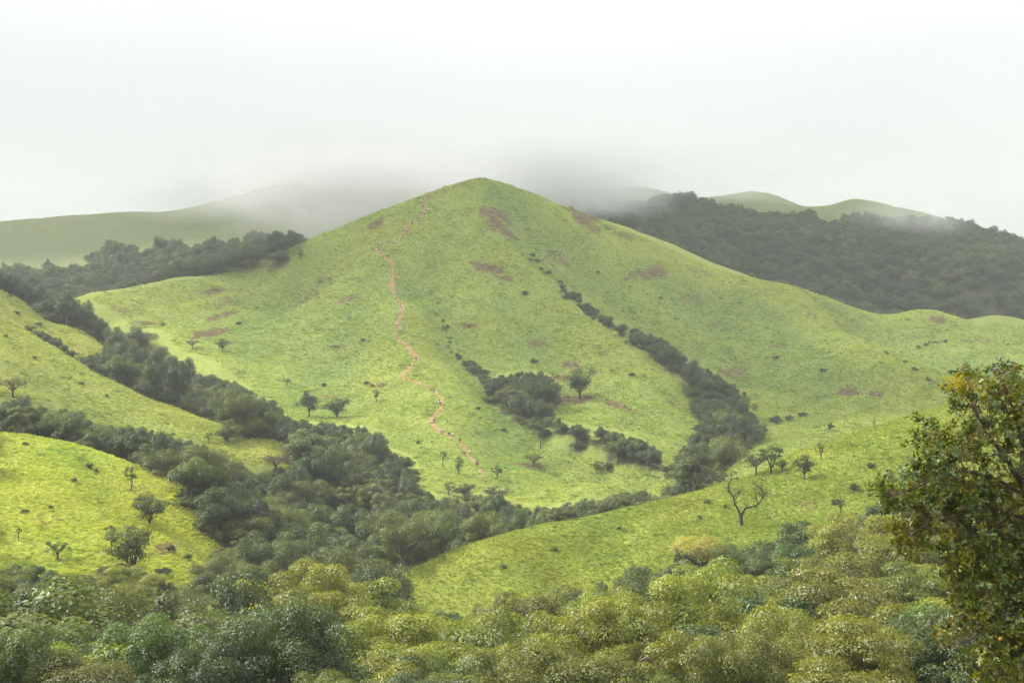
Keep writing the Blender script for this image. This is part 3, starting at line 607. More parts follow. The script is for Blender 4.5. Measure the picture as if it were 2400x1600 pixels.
_V = np.column_stack([GX.ravel(), GY.ravel(), GZ.ravel()])
for r, nm in enumerate(RNAMES):
    q = _quads[_qreg == r]
    used, inv = np.unique(q, return_inverse=True)
    me = np_mesh(nm, _V[used], inv.reshape(q.shape), [M_GROUND], smooth=True, attrs={'tint': ('FLOAT_COLOR', 'POINT', np.column_stack([_gc[used], np.ones(len(used))]))})
    tag(link(nm, me), REGIONS[nm], 'hill' if nm != 'valley_ground' else 'ground', kind='structure')

# ------------------------------------------------------------------ the dirt trail
M_DIRT = plain_mat('trail_dirt', (.235, .145, .070), .95, .5, .9)
def trail_mesh():
    P = TRAIL_W[:, :2]; t = np.gradient(P, axis=0); t /= np.linalg.norm(t, axis=1)[:, None]; nrm = np.column_stack([-t[:, 1], t[:, 0]])
    rng = np.random.default_rng(3); V = []; K = 5
    s = np.arange(len(P)); wv = TRAIL_W[:, 2]*np.clip(1.7*fbm(s*.7, s*0., 5, 3)-.05, .12, 1.4)*1.45
    for k in np.linspace(-1, 1, K):
        q = P+nrm*(k*.5*wv)[:, None]+nrm*((vnoise(s*.9, s*0.+k*9, 8)-.5)*1.0)[:, None]
        V.append(np.column_stack([q, gz(q[:, 0], q[:, 1])+.13-.06*abs(k)]))
    V = np.stack(V, 1).reshape(-1, 3); n = len(P)
    i = np.arange(n-1)[:, None]*K+np.arange(K-1)[None]; i = i.ravel()
    return np_mesh('dirt_trail', V, np.column_stack([i, i+1, i+K+1, i+K]), [M_DIRT], smooth=True)
tag(link('dirt_trail', trail_mesh()), 'narrow reddish dirt trail winding up the summit hill', 'trail', kind='structure')
# ------------------------------------------------------------------ forest: the largest 250 trees one by one, the rest as one wood
def in_frame(u, v, m=0): return (u > -m) & (u < 2400+m) & (v > -m) & (v < 1600+m)
def kind_for(x, y, d, rnd):
    near = d < 215 and (x/y > -.14 or float(vnoise(np.array([x*1.7]), np.array([y*1.7]), 95)[0]) < .25)
    n = vnoise(x/18, y/18, 91)
    if near: w = dict(olive=.34, lime=.36, mid=.13, pale=.06, dark=.05, twig=.06)
    elif d < 330: w = dict(dark=.40, mid=.25, olive=.17, pale=.07, lime=.05, rust=.02, twig=.04)
    elif d < 560: w = dict(dark=.46, mid=.24, olive=.15, pale=.09, lime=.02, rust=.04)
    elif d < 1000: w = dict(dark=.66, mid=.20, olive=.06, pale=.05, rust=.03)
    else: w = dict(dark=.74, mid=.22, pale=.04)
    q = (n*.6+rnd*.8) % 1.0; s = 0
    for k, p in w.items():
        s += p
        if q < s: return k
    return 'mid'
rng = np.random.default_rng(8)
tu, tv = uv_of(TREES[:, 0], TREES[:, 1], TREES[:, 2]+TREES[:, 3]*.6)
size = TREES[:, 3]/TREES[:, 1]*np.where(in_frame(tu, tv, 10), 1, 0)
# how much of each tree peeps out between those in front of it (coarse picture of crowns, near to far)
cover = np.zeros((200, 300), np.int32); share = np.zeros(len(TREES))
for i in np.argsort(TREES[:, 1]):
    px, py, r = tu[i]/8, tv[i]/8, max(1.0, TREES[i, 3]*.46/TREES[i, 1]*F/8)
    x0, x1, y0, y1 = int(px-r), int(px+r)+1, int(py-r), int(py+r)+1
    x0 = max(x0, 0); y0 = max(y0, 0); x1 = min(x1, 300); y1 = min(y1, 200)
    if x1 <= x0 or y1 <= y0: continue
    blk = cover[y0:y1, x0:x1]; share[i] = (blk == 0).sum(); blk[:] = 1
order = np.argsort(-share)
N_SINGLE = 262
single = set(order[:N_SINGLE].tolist())
kinds = [kind_for(x, y, y, r) for (x, y, z, h), r in zip(TREES, rng.random(len(TREES)))]
LANDMARKS = [(1735,1180,"the forked bare tree"),(1640,1290,"the yellow-blossomed tree"),(880,1375,"the tip of the long spur"),(440,1200,"the sunlit knoll's right edge"),(120,1340,"the sunlit knoll's foot"),
 (310,1090,"the sunlit knoll's crest"),(650,1050,"the tip of the grass slope"),(1110,1130,"the lower end of the trail"),(60,1580,"the bottom left corner"),(1200,1590,"the bottom edge's middle"),(600,1590,"the lower left foreground wood"),
 (1750,1590,"the lower right foreground wood"),(2080,1440,"the big overhanging tree"),(1260,920,"the grove in the gully"),(1700,1050,"the wooded gully's mouth"),(800,1060,"the summit hill's toe"),(560,920,"the wooded strip's middle"),
 (30,960,"the picture's left edge"),(1250,1225,"the crest of the long spur"),(1100,1400,"the foot of the long spur")]
def compass(du, dv):
    a = math.degrees(math.atan2(dv, du)) % 360
    return ['right of', 'lower right of', 'below', 'lower left of', 'left of', 'upper left of', 'above', 'upper right of'][int((a+22.5)//45) % 8]
ORD = ['nearest', 'second nearest', 'third nearest', 'fourth nearest', 'fifth nearest', 'sixth nearest', 'seventh nearest', 'eighth nearest', 'ninth nearest', 'tenth nearest', 'eleventh nearest', 'twelfth nearest', 'thirteenth nearest', 'fourteenth nearest']
def unique_labels(items):
    """items: (key, u, v, phrase) -> {key: phrase + where it stands}, told apart by how near the landmark they are"""
    buckets = {}; out = {}
    for key, u, v, ph in items:
        L = min(LANDMARKS, key=lambda m: math.hypot(m[0]-u, m[1]-v))
        buckets.setdefault((ph, compass(u-L[0], v-L[1]), L[2]), []).append((math.hypot(L[0]-u, L[1]-v), key))
    for (ph, dr, lm), lst in buckets.items():
        lst.sort()
        for k, (dd, key) in enumerate(lst):
            out[key] = f'{ph} {dr} {lm}' if len(lst) == 1 else f'{ph} {dr} {lm}, {ORD[min(k, len(ORD)-1)]}'
    return out
LABEL = unique_labels([(i, tu[i], tv[i], KINDS[kinds[i]][0]) for i in sorted(single)])
def put_tree(name, kn, var, loc, rz, sc, label, group, cat='tree'):
    root = tag(empty(name, loc, rz, sc), label, cat, group)
    link('trunk', TRUNKS[kn, var], root); link('crown', CROWNS[kn, var], root)
    return root
rest = []
for i, (x, y, z, h) in enumerate(TREES):
    kn = kinds[i]; k = h/9.0; rz = rng.uniform(0, 6.28)
    w_ = rng.uniform(.95, 1.6) if y < 320 else rng.uniform(.9, 1.25)
    sc = (k*w_*rng.uniform(.9, 1.1), k*w_*rng.uniform(.9, 1.1), k*(rng.uniform(.9, 1.4) if y < 320 else rng.uniform(.85, 1.2)))
    if rng.random() < .2 and (y > 150 or x > 0): sc = (sc[0]*.72, sc[1]*.72, sc[2]*1.25)
    R_max = max(sc[0], sc[1])*4.6
    if not clears(x, y, z, sc[2]*9.4, R_max): q_ = min(1, h*.50/R_max, h/(sc[2]*9.4)); sc = tuple(s_*q_ for s_ in sc)
    if i in single:
        var = 'near' if (y < 310 and (kn, 'near') in CROWNS) else (0 if kn in ('rust', 'twig') else int(rng.integers(2)))
        put_tree('forest_tree', kn, var, (x, y, z-.2), rz, sc, LABEL[i], 'trees of the valley forest')
    else: rest.append((x, y, z-.2, rz, *sc, kn))
for x, y, z, h in FAR:
    k = h/9.0; rest.append((x, y, z-.3, rng.uniform(0, 6.28), k*rng.uniform(.9, 1.15), k*rng.uniform(.9, 1.15), k*rng.uniform(.8, 1.1), kind_for(x, y, y, rng.random())))
# undergrowth: low leafy growth between the trunks
for i, (x, y, z, h) in enumerate(TREES):
    for _ in range(2):
        a = rng.uniform(0, 6.28); q = h*rng.uniform(.25, .5); x2, y2 = x+q*math.cos(a), y+q*math.sin(a); z2 = float(gz(x2, y2)[0]); hh = h*rng.uniform(.25, .42)
        uu, vv = uv_of(np.array([x2, x2]), np.array([y2, y2]), np.array([z2, z2+hh]))
        if (in_meadow(uu, vv) & shown(np.array([x2, x2]), np.array([y2, y2]), np.array([z2+.4, z2+hh]))).any(): continue
        k = hh/6.0; rest.append((x2, y2, z2-hh*.3, rng.uniform(0, 6.28), k*1.25, k*1.25, k, ('dark', 'mid', 'olive')[int(rng.integers(3))]))
KEYS = [k for k in CROWNS if k[1] != 'near']
def scatter(name, pts, sources, attrs, mat_index_attr='pick'):
    """points carrying instances of source meshes through geometry nodes; attrs: yaw, size (vector), pick"""
    me = np_mesh_points(name, pts, attrs)
    o = link(name, me)
    ng = bpy.data.node_groups.new(name, 'GeometryNodeTree')
    ng.interface.new_socket('Geometry', in_out='INPUT', socket_type='NodeSocketGeometry'); ng.interface.new_socket('Geometry', in_out='OUTPUT', socket_type='NodeSocketGeometry')
    gi = ng.nodes.new('NodeGroupInput'); go = ng.nodes.new('NodeGroupOutput'); jn = ng.nodes.new('GeometryNodeJoinGeometry')
    def named(n, ty):
        a = ng.nodes.new('GeometryNodeInputNamedAttribute'); a.data_type = ty; a.inputs['Name'].default_value = n; return a.outputs['Attribute']
    tint = 'tint' in attrs
    pk = named('pick', 'INT'); rot = named('turn', 'FLOAT_VECTOR'); sz = named('size', 'FLOAT_VECTOR')
    for k, src in enumerate(sources):
        oi = ng.nodes.new('GeometryNodeObjectInfo'); oi.inputs['Object'].default_value = src; oi.inputs['As Instance'].default_value = True
        cmp_ = ng.nodes.new('FunctionNodeCompare'); cmp_.data_type = 'INT'; cmp_.operation = 'EQUAL'
        a = [s for s in cmp_.inputs if s.type == 'INT']
        ng.links.new(pk, a[0]); a[1].default_value = k
        ip = ng.nodes.new('GeometryNodeInstanceOnPoints')
        ng.links.new(gi.outputs[0], ip.inputs['Points']); ng.links.new(cmp_.outputs[0], ip.inputs['Selection'])
        ng.links.new(oi.outputs['Geometry'], ip.inputs['Instance'])
        er = ng.nodes.new('FunctionNodeEulerToRotation'); ng.links.new(rot, er.inputs[0]); ng.links.new(er.outputs[0], ip.inputs['Rotation'])
        ng.links.new(sz, ip.inputs['Scale']); ng.links.new(ip.outputs[0], jn.inputs[0])
    ng.links.new(jn.outputs[0], go.inputs[0])
    md = o.modifiers.new('scatter', 'NODES'); md.node_group = ng
    return o
def np_mesh_points(name, pts, attrs):
    me = bpy.data.meshes.new(name); me.vertices.add(len(pts)); me.vertices.foreach_set('co', np.asarray(pts, np.float32).ravel())
    for an, (ty, arr) in attrs.items():
        a = me.attributes.new(an, ty, 'POINT')
        a.data.foreach_set({'FLOAT_COLOR': 'color', 'FLOAT_VECTOR': 'vector'}.get(ty, 'value'), np.asarray(arr, np.int32 if ty == 'INT' else np.float32).ravel())
    me.update(); return me
def source(name, mesh): return bpy.data.objects.new(name, mesh)      # a template for copies, stands nowhere itself
R_ = rest
pick = np.array([KEYS.index((r[7], 0 if r[7] in ('rust', 'twig') else int(rng.integers(2)))) for r in R_])
P_ = np.array([r[:3] for r in R_]); yaw = np.array([r[3] for r in R_]); szv = np.array([r[4:7] for r in R_])
woods = scatter('forest', P_, [source('crown', CROWNS[k]) for k in KEYS], {'pick': ('INT', pick), 'turn': ('FLOAT_VECTOR', np.column_stack([0*yaw, 0*yaw, yaw])), 'size': ('FLOAT_VECTOR', szv)})
tag(woods, 'dark mass of far-off forest covering the ridges, gullies and valley sides', 'forest', kind='stuff')
print('single', len(single), 'rest', len(rest))

# ------------------------------------------------------------------ grass tufts on the meadows
def tuft_mesh(name, seed, nb=30, rad=.5, ht=.55):
    g = np.random.default_rng(seed); V = []; T = []; C = []
    for k in range(nb):
        a = g.uniform(0, 6.28); r = rad*math.sqrt(g.random())*.8; b = np.array([r*math.cos(a), r*math.sin(a), -.08])
        lean = np.array([math.cos(a+g.normal(0, .6)), math.sin(a+g.normal(0, .6)), 0])*g.uniform(.1, .6); h = ht*g.uniform(.55, 1.1)*(1-.35*(r/rad))
        m = b+lean*h*.35+np.array([0, 0, h*.62]); t = b+lean*h*1.0+np.array([0, 0, h*.95]); s = np.array([-math.sin(a+.8), math.cos(a+.8), 0])*g.uniform(.05, .10)
        i = len(V); V += [b-s, b+s, m+s*.8, m-s*.8, t]; T += [(i, i+1, i+2), (i, i+2, i+3), (i+3, i+2, i+4)]
    return np_mesh(name, V, T, [M_GRASS])
def grass_material():
    m, nt, out = new_mat('grass_blade')
    at = N(nt, 'ShaderNodeAttribute', attribute_name='tint', attribute_type='INSTANCER'); oi = N(nt, 'ShaderNodeObjectInfo')
    v = N(nt, 'ShaderNodeMath', operation='MULTIPLY_ADD'); v.inputs[1].default_value = .4; v.inputs[2].default_value = .85; nt.links.new(oi.outputs['Random'], v.inputs[0])
    sc = N(nt, 'ShaderNodeVectorMath', operation='SCALE'); nt.links.new(at.outputs['Color'], sc.inputs[0]); nt.links.new(v.outputs[0], sc.inputs['Scale'])
    d = N(nt, 'ShaderNodeBsdfDiffuse'); t = N(nt, 'ShaderNodeBsdfTranslucent'); mx = N(nt, 'ShaderNodeMixShader'); mx.inputs[0].default_value = .35
    nt.links.new(sc.outputs[0], d.inputs[0]); nt.links.new(sc.outputs[0], t.inputs[0])
    nt.links.new(d.outputs[0], mx.inputs[1]); nt.links.new(t.outputs[0], mx.inputs[2]); nt.links.new(mx.outputs[0], out.inputs[0])
    return m
M_GRASS = grass_material()
TUFTS = [tuft_mesh('grass_tuft', 300+k, 30, .55+.1*k, .5+.08*k) for k in range(3)]
def grass_points():
    rng = np.random.default_rng(21); out = []
    for a, b, st in ((240, 400, .78), (400, 640, 1.25), (640, 1000, 1.8)):
        P = jitter_grid(a, b, st, 40+a, .40); x, y = P.T; z = gz(x, y)
        u, v = uv_of(x, y, z); ok = in_frame(u, v, 30) & shown(x, y, z+.8) & (in_meadow(u, v) | ((y < 640) & np.isin(region_at(x, y), [RNAMES.index(q) for q in ('meadow_spur', 'grassy_knoll', 'grassy_slope', 'low_spur')])))
        x, y, z = x[ok], y[ok], z[ok]
        keep = (gsample(SOIL, x, y) < .6) & (trail_dist(x, y) > rng.uniform(-.12, .5, len(x)))
        keep &= rng.random(len(x)) < .65+.6*vnoise(x/5, y/5, 71)
        x, y, z = x[keep], y[keep], z[keep]
        s = st/.95*rng.uniform(.6, 1.25, len(x))*(.65+.7*vnoise(x/7, y/7, 81))
        out.append(np.column_stack([x, y, z, s, s*rng.uniform(.55, 1.1, len(x))*np.where(st < 1, 1.0, .8/st**.5)]))
    return np.concatenate(out)
GP = grass_points(); n = len(GP)
fern = rng.random(n) < .22*np.clip(fbm(GP[:, 0]/34, GP[:, 1]/34, 87, 3)-.36, 0, 1)*np.clip((vnoise(GP[:, 0]/4, GP[:, 1]/4, 88)-.3)*3, 0, 1.6)     # darker, taller clumps among the grass
GP[fern, 3] *= 1.35; GP[fern, 4] *= 1.5
tint = grass_colour(GP[:, 0], GP[:, 1], rng.random(n))*rng.uniform(1.15, 1.6, (n, 1)); tint[fern] *= np.array([.50, .66, .80])  # tufts lightened so their tops read as highlights above the dark gaps
grass = scatter('grass', GP[:, :3], [source('grass_tuft', t) for t in TUFTS], {'pick': ('INT', rng.integers(0, 3, n)), 'turn': ('FLOAT_VECTOR', np.column_stack([rng.normal(0, .12, n), rng.normal(0, .12, n), rng.uniform(0, 6.28, n)])),
   'size': ('FLOAT_VECTOR', GP[:, [3, 3, 4]]), 'tint': ('FLOAT_COLOR', np.column_stack([tint, np.ones(n)]))})
tag(grass, 'tussocky green grass covering the open hillsides', 'grass', kind='stuff')
print('tufts', n)

# ------------------------------------------------------------------ trees and bushes standing alone on the grass
def savanna(seed, H=6.0, spread=.42, nl=5, leaves=1500, L=.34, mat=M_DARK, fork=.38, twig=3, cl=.11, lean=0.0, bark=BARK_DARK):
    """small hill tree: short trunk, crooked limbs, leaf tufts at the limb ends -> (trunk mesh, crown mesh or None)"""
    rng = np.random.default_rng(seed); T = Tubes(); r0 = H*.028
    f = np.array([lean*H*.2, rng.normal(0, .02)*H, fork*H]); p = wiggle((0, 0, -.4), f, 6, .09, rng); T.add(p, np.linspace(r0*1.35, r0*.9, 6), 8)
    ends = []
    for k in range(nl):
        a = 2*math.pi*k/nl+rng.normal(0, .35); r = spread*H*rng.uniform(.45, 1.0); z = H*rng.uniform(.66, .95) if k else H*.97
        e = np.array([math.cos(a)*r, math.sin(a)*r, z]) if k else np.array([rng.normal(0, .06)*H, 0, z])
        q = wiggle(p[rng.integers(4, 6)], e, 7, .17, rng, .06*rng.normal()); T.add(q, np.linspace(r0*.62, r0*.16, 7), 6); ends.append(e)
        for t in range(twig):
            s = q[rng.integers(2, 6)]; e2 = s+np.array([rng.normal(0, 1), rng.normal(0, 1), abs(rng.normal(.5, .6))])*H*.12
            T.add(wiggle(s, e2, 4, .2, rng), np.linspace(r0*.25, r0*.07, 4), 4); ends.append(e2)
    tm = T.mesh('trunk', bark)
    if not leaves: return tm, None
    E = np.array(ends); ci = rng.integers(len(E), size=leaves); n = rng.normal(0, 1, (leaves, 3)); n /= np.linalg.norm(n, axis=1)[:, None]
    P = E[ci]+n*(H*cl*rng.uniform(.2, 1.05, leaves)*rng.uniform(.7, 1.3, len(E))[ci])[:, None]*np.array([1.15, 1.15, .75])
    nn = n*.5+np.array([0, 0, .5])+rng.normal(0, .5, n.shape); nn /= np.linalg.norm(nn, axis=1)[:, None]
    tint = .3+.4*rng.random(leaves)+rng.uniform(-.15, .15, len(E))[ci]
    return tm, leaf_mesh('crown', rng, P, nn, tint, (rng.random(leaves) < .06)*.7, L, L*.5, mat)
def bush(seed, R=1.0, leaves=1600, L=.22, mat=M_DARK):
    rng = np.random.default_rng(seed)
    P, nn, ti, old, C = crown_leaves(rng, R, R*.95, R*.45, 14, leaves, L, L*.5, 'dome', low=-.4, rc=(.26, .42))
    T = Tubes()
    for c in C[:6]: T.add(wiggle((0, 0, -.2), c, 5, .15, rng), np.linspace(.05, .015, 5), 5)
    return T.mesh('stem', BARK_DARK), leaf_mesh('crown', rng, P, nn, ti, old, L, L*.5, mat)
SAV = {'round': [savanna(401, leaves=3400, cl=.16, spread=.38, nl=8, fork=.22, twig=4), savanna(402, leaves=3000, cl=.15, spread=.42, nl=7, fork=.24, mat=M_MID, twig=4)],
       'open': [savanna(411, leaves=1300, mat=M_MID, fork=.3), savanna(412, leaves=1200, spread=.36, nl=4, lean=.5, mat=M_MID, fork=.28), savanna(413, leaves=1500, spread=.48, nl=6, fork=.26)],  # lighter leaf colour of the mid-green variants imitates paling by haze
       'scrub': [savanna(471, leaves=4200, cl=.17, spread=.5, nl=10, fork=.12, twig=4), savanna(472, leaves=3600, cl=.16, spread=.46, nl=9, fork=.14, twig=4, mat=M_OLIVE)],
       'wide': [savanna(421, leaves=3000, spread=.62, nl=8, fork=.28, cl=.14, mat=M_OLIVE)],
       'thin': [savanna(431, leaves=420, spread=.22, nl=4, fork=.5, cl=.08), savanna(432, leaves=300, spread=.3, nl=4, fork=.45, cl=.07)],
       'bare': [savanna(441, leaves=0, spread=.45, nl=6, twig=7), savanna(442, leaves=160, spread=.18, nl=3, fork=.6, twig=5, cl=.06)],
       'brown': [savanna(451, leaves=1500, spread=.46, nl=7, mat=M_RUST, twig=5, cl=.12), savanna(452, leaves=1000, spread=.6, nl=9, mat=M_RUST, twig=6, cl=.10)],
       'column': [savanna(461, leaves=3600, spread=.2, nl=6, fork=.2, cl=.16, mat=M_DARK)]}
LONE = [  # bearing of the foot, height of the foot, height in px, width factor, kind, variant, label
 (1358,935,66,1.25,'round',0,'dark flat-topped tree standing alone right of the gully grove'),
 (882,941,26,1.1,'open',0,'little dark tree on the grass just left of the trail'),
 (704,607,21,1.0,'open',1,'tiny dark tree high on the left shoulder of the summit hill'),
 (522,823,28,1.3,'round',1,'small round tree on the hill flank beside a reddish patch'),
 (451,819,24,1.2,'brown',0,'small brownish tree at the left edge of the summit hill grass'),
 (673,906,20,1.1,'open',2,'small dark tree above the dark columnar tree'),
 (725,976,58,1.0,'column',0,'dark columnar tree at the lower left of the summit hill'),
 (790,978,44,1.2,'scrub',0,'broad dark tree right of the dark columnar tree'),
 (382,768,13,1.2,'round',1,'tiny tree on the far left toe of the summit hill'),
 (773,668,18,1.2,'thin',0,'faint thin tree beside the reddish patch on the left flank'),
 (1039,1095,38,.9,'thin',0,'slim sparse tree left of the trail near its lower end'),
 (1075,1112,40,1.1,'open',0,'dark open-crowned tree just left of the lower trail'),
 (1165,1122,30,1.2,'open',2,'small bushy tree right of the lower end of the trail'),
 (1051,1160,30,1.3,'open',1,'low dark tree at the wood edge below the trail'),
 (1090,1166,32,1.4,'scrub',0,'squat dark tree right of the low tree below the trail'),
 (1163,1185,46,1.5,'brown',0,'brownish twiggy tree at the wood edge below the trail end'),
 (1251,1093,30,1.6,'brown',1,'brownish spreading tree on a reddish patch of the lower slope'),
 (1267,1052,50,.6,'bare',1,'tall thin leafless tree on the lower crest of the summit hill'),
 (1399,1109,28,1.2,'open',0,'left one of two small trees on the low grass crest'),
 (1424,1104,20,1.5,'round',0,'right one of two small trees on the low grass crest'),
 (1772,1114,52,1.1,'brown',0,'brownish round tree left of the tallest tree on the spur crest'),
 (1808,1110,66,1.1,'open',2,'tall sparse tree on the spur crest'),
 (1832,1104,26,1.3,'round',1,'low bushy tree just right of the tall sparse tree on the spur'),
 (1885,1123,54,1.0,'round',1,'dark rounded tree on the long spur with clear short trunk'),
 (1924,1078,46,.9,'thin',1,'pale thin tree on the spur crest above the dark rounded tree'),
 (1946,1010,20,1.0,'column',0,'tiny dark upright tree behind the spur crest'),
 (2048,998,20,1.3,'bare',0,'small bare tree on the low spur behind the long spur'),
 (2088,1083,14,.8,'thin',0,'tiny sapling on the spur left of the big overhanging tree'),
 (1971,1205,40,1.1,'thin',1,'faint leafy tree at the right part of the spur foot'),
 (306,1148,54,.8,'open',1,'thin dark tree on the sunlit knoll'),
 (350,1228,66,1.1,'scrub',0,'dark bushy tree on the right flank of the sunlit knoll'),
 (308,1345,112,1.0,'scrub',1,'large rounded tree at the foot of the sunlit knoll'),
 (262,1296,62,.9,'open',0,'upright tree left of the large rounded knoll-foot tree'),
 (134,1312,44,1.4,'open',2,'crooked open tree at the lower left of the sunlit knoll'),
 (44,1266,30,.9,'thin',0,'small thin tree near the left edge of the sunlit knoll'),
 (532,1036,36,1.3,'scrub',0,'dark round tree on the tip of the grass slope'),
 (490,1038,24,1.2,'open',1,'small forked tree left of the round tree on the slope tip'),
 (645,1106,42,1.6,'brown',1,'wide brownish tree at the edge of the slope tip'),
 (31,931,48,1.5,'brown',1,'broad brown half-bare tree at the left edge'),
 (2330,880,24,1.6,'round',0,'dark bush-like tree on the far grass behind the overhanging tree'),
 (2270,900,22,1.8,'round',1,'dark low tree in the gully behind the overhanging tree'),
 (215,870,22,1.3,'round',0,'small dark tree on the crest of the left grass slope'),
]
def place_lone(u, v, hpx, wf, kind, var, label):
    x, y, z = hit(u, v, 230); H = hpx/F*y; k = H/6.0
    r = tag(empty('lone_tree', (x, y, z), RNG.uniform(0, 6.28), (k*wf, k*wf, k)), label, 'tree', 'trees standing alone on the grass')
    t, c = SAV[kind][var]; link('trunk', t, r)
    if c is not None: link('crown', c, r)
for row in LONE: place_lone(*row)
# the yellow-blossomed tree, the tan tree behind the spur and the pale ones of the near wood
def special(u, v, d, hpx, wf, kn, label, mat=None, var=0, name='forest_tree'):
    """a crown centred on the line of sight at distance d, its foot on the land below it"""
    x = (u-1200)/F*d; zt = (800-v)/F*d; H = hpx/F*d; g = float(gz(x, d)[0]); k = H/8.4
    zc = zt-5.2*k
    r = tag(empty(name, (x, d, max(min(zc, g+2.0), g-1.0)), RNG.uniform(0, 6.28), (k*wf, k*wf, k)), label, 'tree', 'trees of the valley forest')
    link('trunk', TRUNKS[kn, var], r); m = CROWNS[kn, var]
    if mat is not None: m = m.copy(); m.materials[0] = mat
    link('crown', m, r)
special(1648, 1292, 285, 112, 1.15, 'olive', 'rounded tree crowned with yellow blossom at the foot of the spur', M_FLOWER)
special(1655, 1103, 405, 66, 1.6, 'olive', 'yellowish-brown round tree peeping over the spur crest', M_OLIVE)
special(1145, 1405, 262, 60, 1.3, 'lime', 'small golden-yellow bush at the spur foot', M_FLOWER, name='forest_tree')
# the forked bare tree: trunk, two crooked branches, sparse leaf tufts
def forked_tree():
    x, y, z = hit(1738, 1232, 250); s = y/F/2.614; rng = np.random.default_rng(77)
    r = tag(empty('forked_tree', (x, y, z)), 'forked nearly bare tree with two crooked limbs on the spur', 'tree')
    def P(pts, dep): return np.array([((a-360)*s, dd, (605-b)*s) for (a, b), dd in zip(pts, dep)])
    def fine(p, n=4): return smooth_line(p, n)
    t = Tubes(); p = fine(P([(360, 612), (359, 575), (356, 545), (352, 530)], [0, 0, .05, .1])); t.add(p, np.linspace(.44, .31, len(p)), 9); link('trunk', t.mesh('trunk', BARK_DARK), r)
    tuftpts = []
    for pts, dep, subs in (([(354, 540), (338, 505), (321, 468), (312, 430), (288, 392), (284, 352), (296, 326), (322, 314)], [.1, .2, .5, .8, .9, .6, .4, .5], [((312, 430), (345, 396)), ((300, 408), (270, 388)), ((318, 452), (362, 372)), ((286, 370), (264, 372)), ((296, 326), (300, 292)), ((318, 316), (348, 318)), ((330, 490), (300, 470))]),
                           ([(358, 552), (368, 520), (388, 494), (425, 484), (455, 468), (478, 436), (486, 400), (470, 366)], [0, -.2, -.5, -.8, -1.1, -1.0, -.9, -.8], [((478, 436), (505, 408)), ((455, 468), (440, 372)), ((486, 400), (512, 400)), ((470, 372), (440, 348)), ((474, 372), (486, 346)), ((430, 482), (452, 498)), ((388, 494), (384, 462)), ((482, 420), (456, 398))])):
        b = Tubes(); q = fine(P(pts, dep)); b.add(q, np.linspace(.26, .07, len(q)), 7); tuftpts.append(q[-1]); tuftpts.append(q[-6])
        for (a0, e0) in subs:
            a = P([a0], [dep[len(dep)//2]])[0]; e = P([e0], [dep[-1]+rng.normal(0, .7)])[0]; a = q[np.argmin(np.hypot(q[:, 0]-a[0], q[:, 2]-a[2]))]
            w = wiggle(a, e, 6, .13, rng); b.add(w, np.linspace(.13, .04, 6), 5); tuftpts += [e, w[4]]
            for _ in range(4):
                e2 = w[rng.integers(2, 6)]+rng.normal(0, .45, 3)+np.array([0, 0, .3]); b.add(wiggle(w[3], e2, 4, .2, rng), np.linspace(.05, .02, 4), 4); tuftpts.append(e2)
        link('branch', b.mesh('branch', BARK_DARK), r)
    E = np.array(tuftpts); n = 2000; ci = rng.integers(len(E), size=n); o = rng.normal(0, .5, (n, 3)); nn = rng.normal(0, 1, (n, 3))+np.array([0, 0, .6]); nn /= np.linalg.norm(nn, axis=1)[:, None]
    link('foliage', leaf_mesh('foliage', rng, E[ci]+o, nn, rng.random(n), (rng.random(n) < .1)*.6, .24, .11, M_DARK), r)
forked_tree()
# bushes: along the two gullies and dotted over the grass
BUSH = [bush(501), bush(502, mat=M_MID), bush(503, mat=M_DARK, leaves=1300), bush(504, mat=M_OLIVE, leaves=1200)]
BPH = ['dark round bush', 'mid-green bush', 'dark low bush', 'olive bush']
spots = []
g_ = np.random.default_rng(31)
for line, n, w, pr in (([(1000,690),(1018,709),(1032,740),(1045,774),(1056,806),(1062,830),(1078,842),(1091,850)], 20, 8, (3, 8)), ([(1091,850),(1108,866),(1125,882),(1140,905),(1150,925)], 26, 10, (8, 17)), ([(1250,600),(1275,632),(1300,655),(1335,690)], 12, 12, (4, 9)),
                      ([(1340,692),(1365,712),(1385,735),(1420,758)], 22, 13, (9, 18)), ([(2078,828),(2136,862),(2180,892),(2220,918)], 12, 5, (4, 8)), ([(2150,815),(2180,806),(2215,800)], 8, 3, (4, 8))):
    L = smooth_line(np.array(line, float), 6)
    for k in range(n):
        p = L[g_.integers(len(L))]; spots.append((p[0]+g_.normal(0, w*.5), p[1]+g_.normal(0, w*.4), g_.uniform(*pr)))
for u, v, p in ((172,1128,11),(208,1096,14),(61,1042,8),(225,1106,9),(120,1190,8),(300,1240,9),(60,1200,9),(24,696,8),(90,762,9),(66,775,14),(40,735,8),(150,748,6),(12,790,7),(80,840,7),(190,900,7),(250,930,8),(1657,1180,10),(1230,690,10),(560,760,8),(850,800,8),(860,900,9),(872,906,7),(760,905,10),(980,1040,10),(1180,1010,9),(1120,960,9),(1480,880,9),(1550,700,7),(1400,640,7),(1820,840,8),(1930,870,9),(1700,950,14),(1815,990,20),(1850,985,14),(1880,975,12),(2000,1150,22),(2080,1120,16),(2040,1095,14),(1960,1180,15),(1640,1215,9),(1450,1240,9),(1300,1290,10),(1180,1330,11),(1700,1190,9),(400,1290,16),(440,1310,14),(380,1345,20),(465,1345,22),(1350,1010,9),(1250,850,10)):
    spots.append((u, v, p))
blab = unique_labels([(k, u, v, BPH[k % 4]) for k, (u, v, p) in enumerate(spots)])
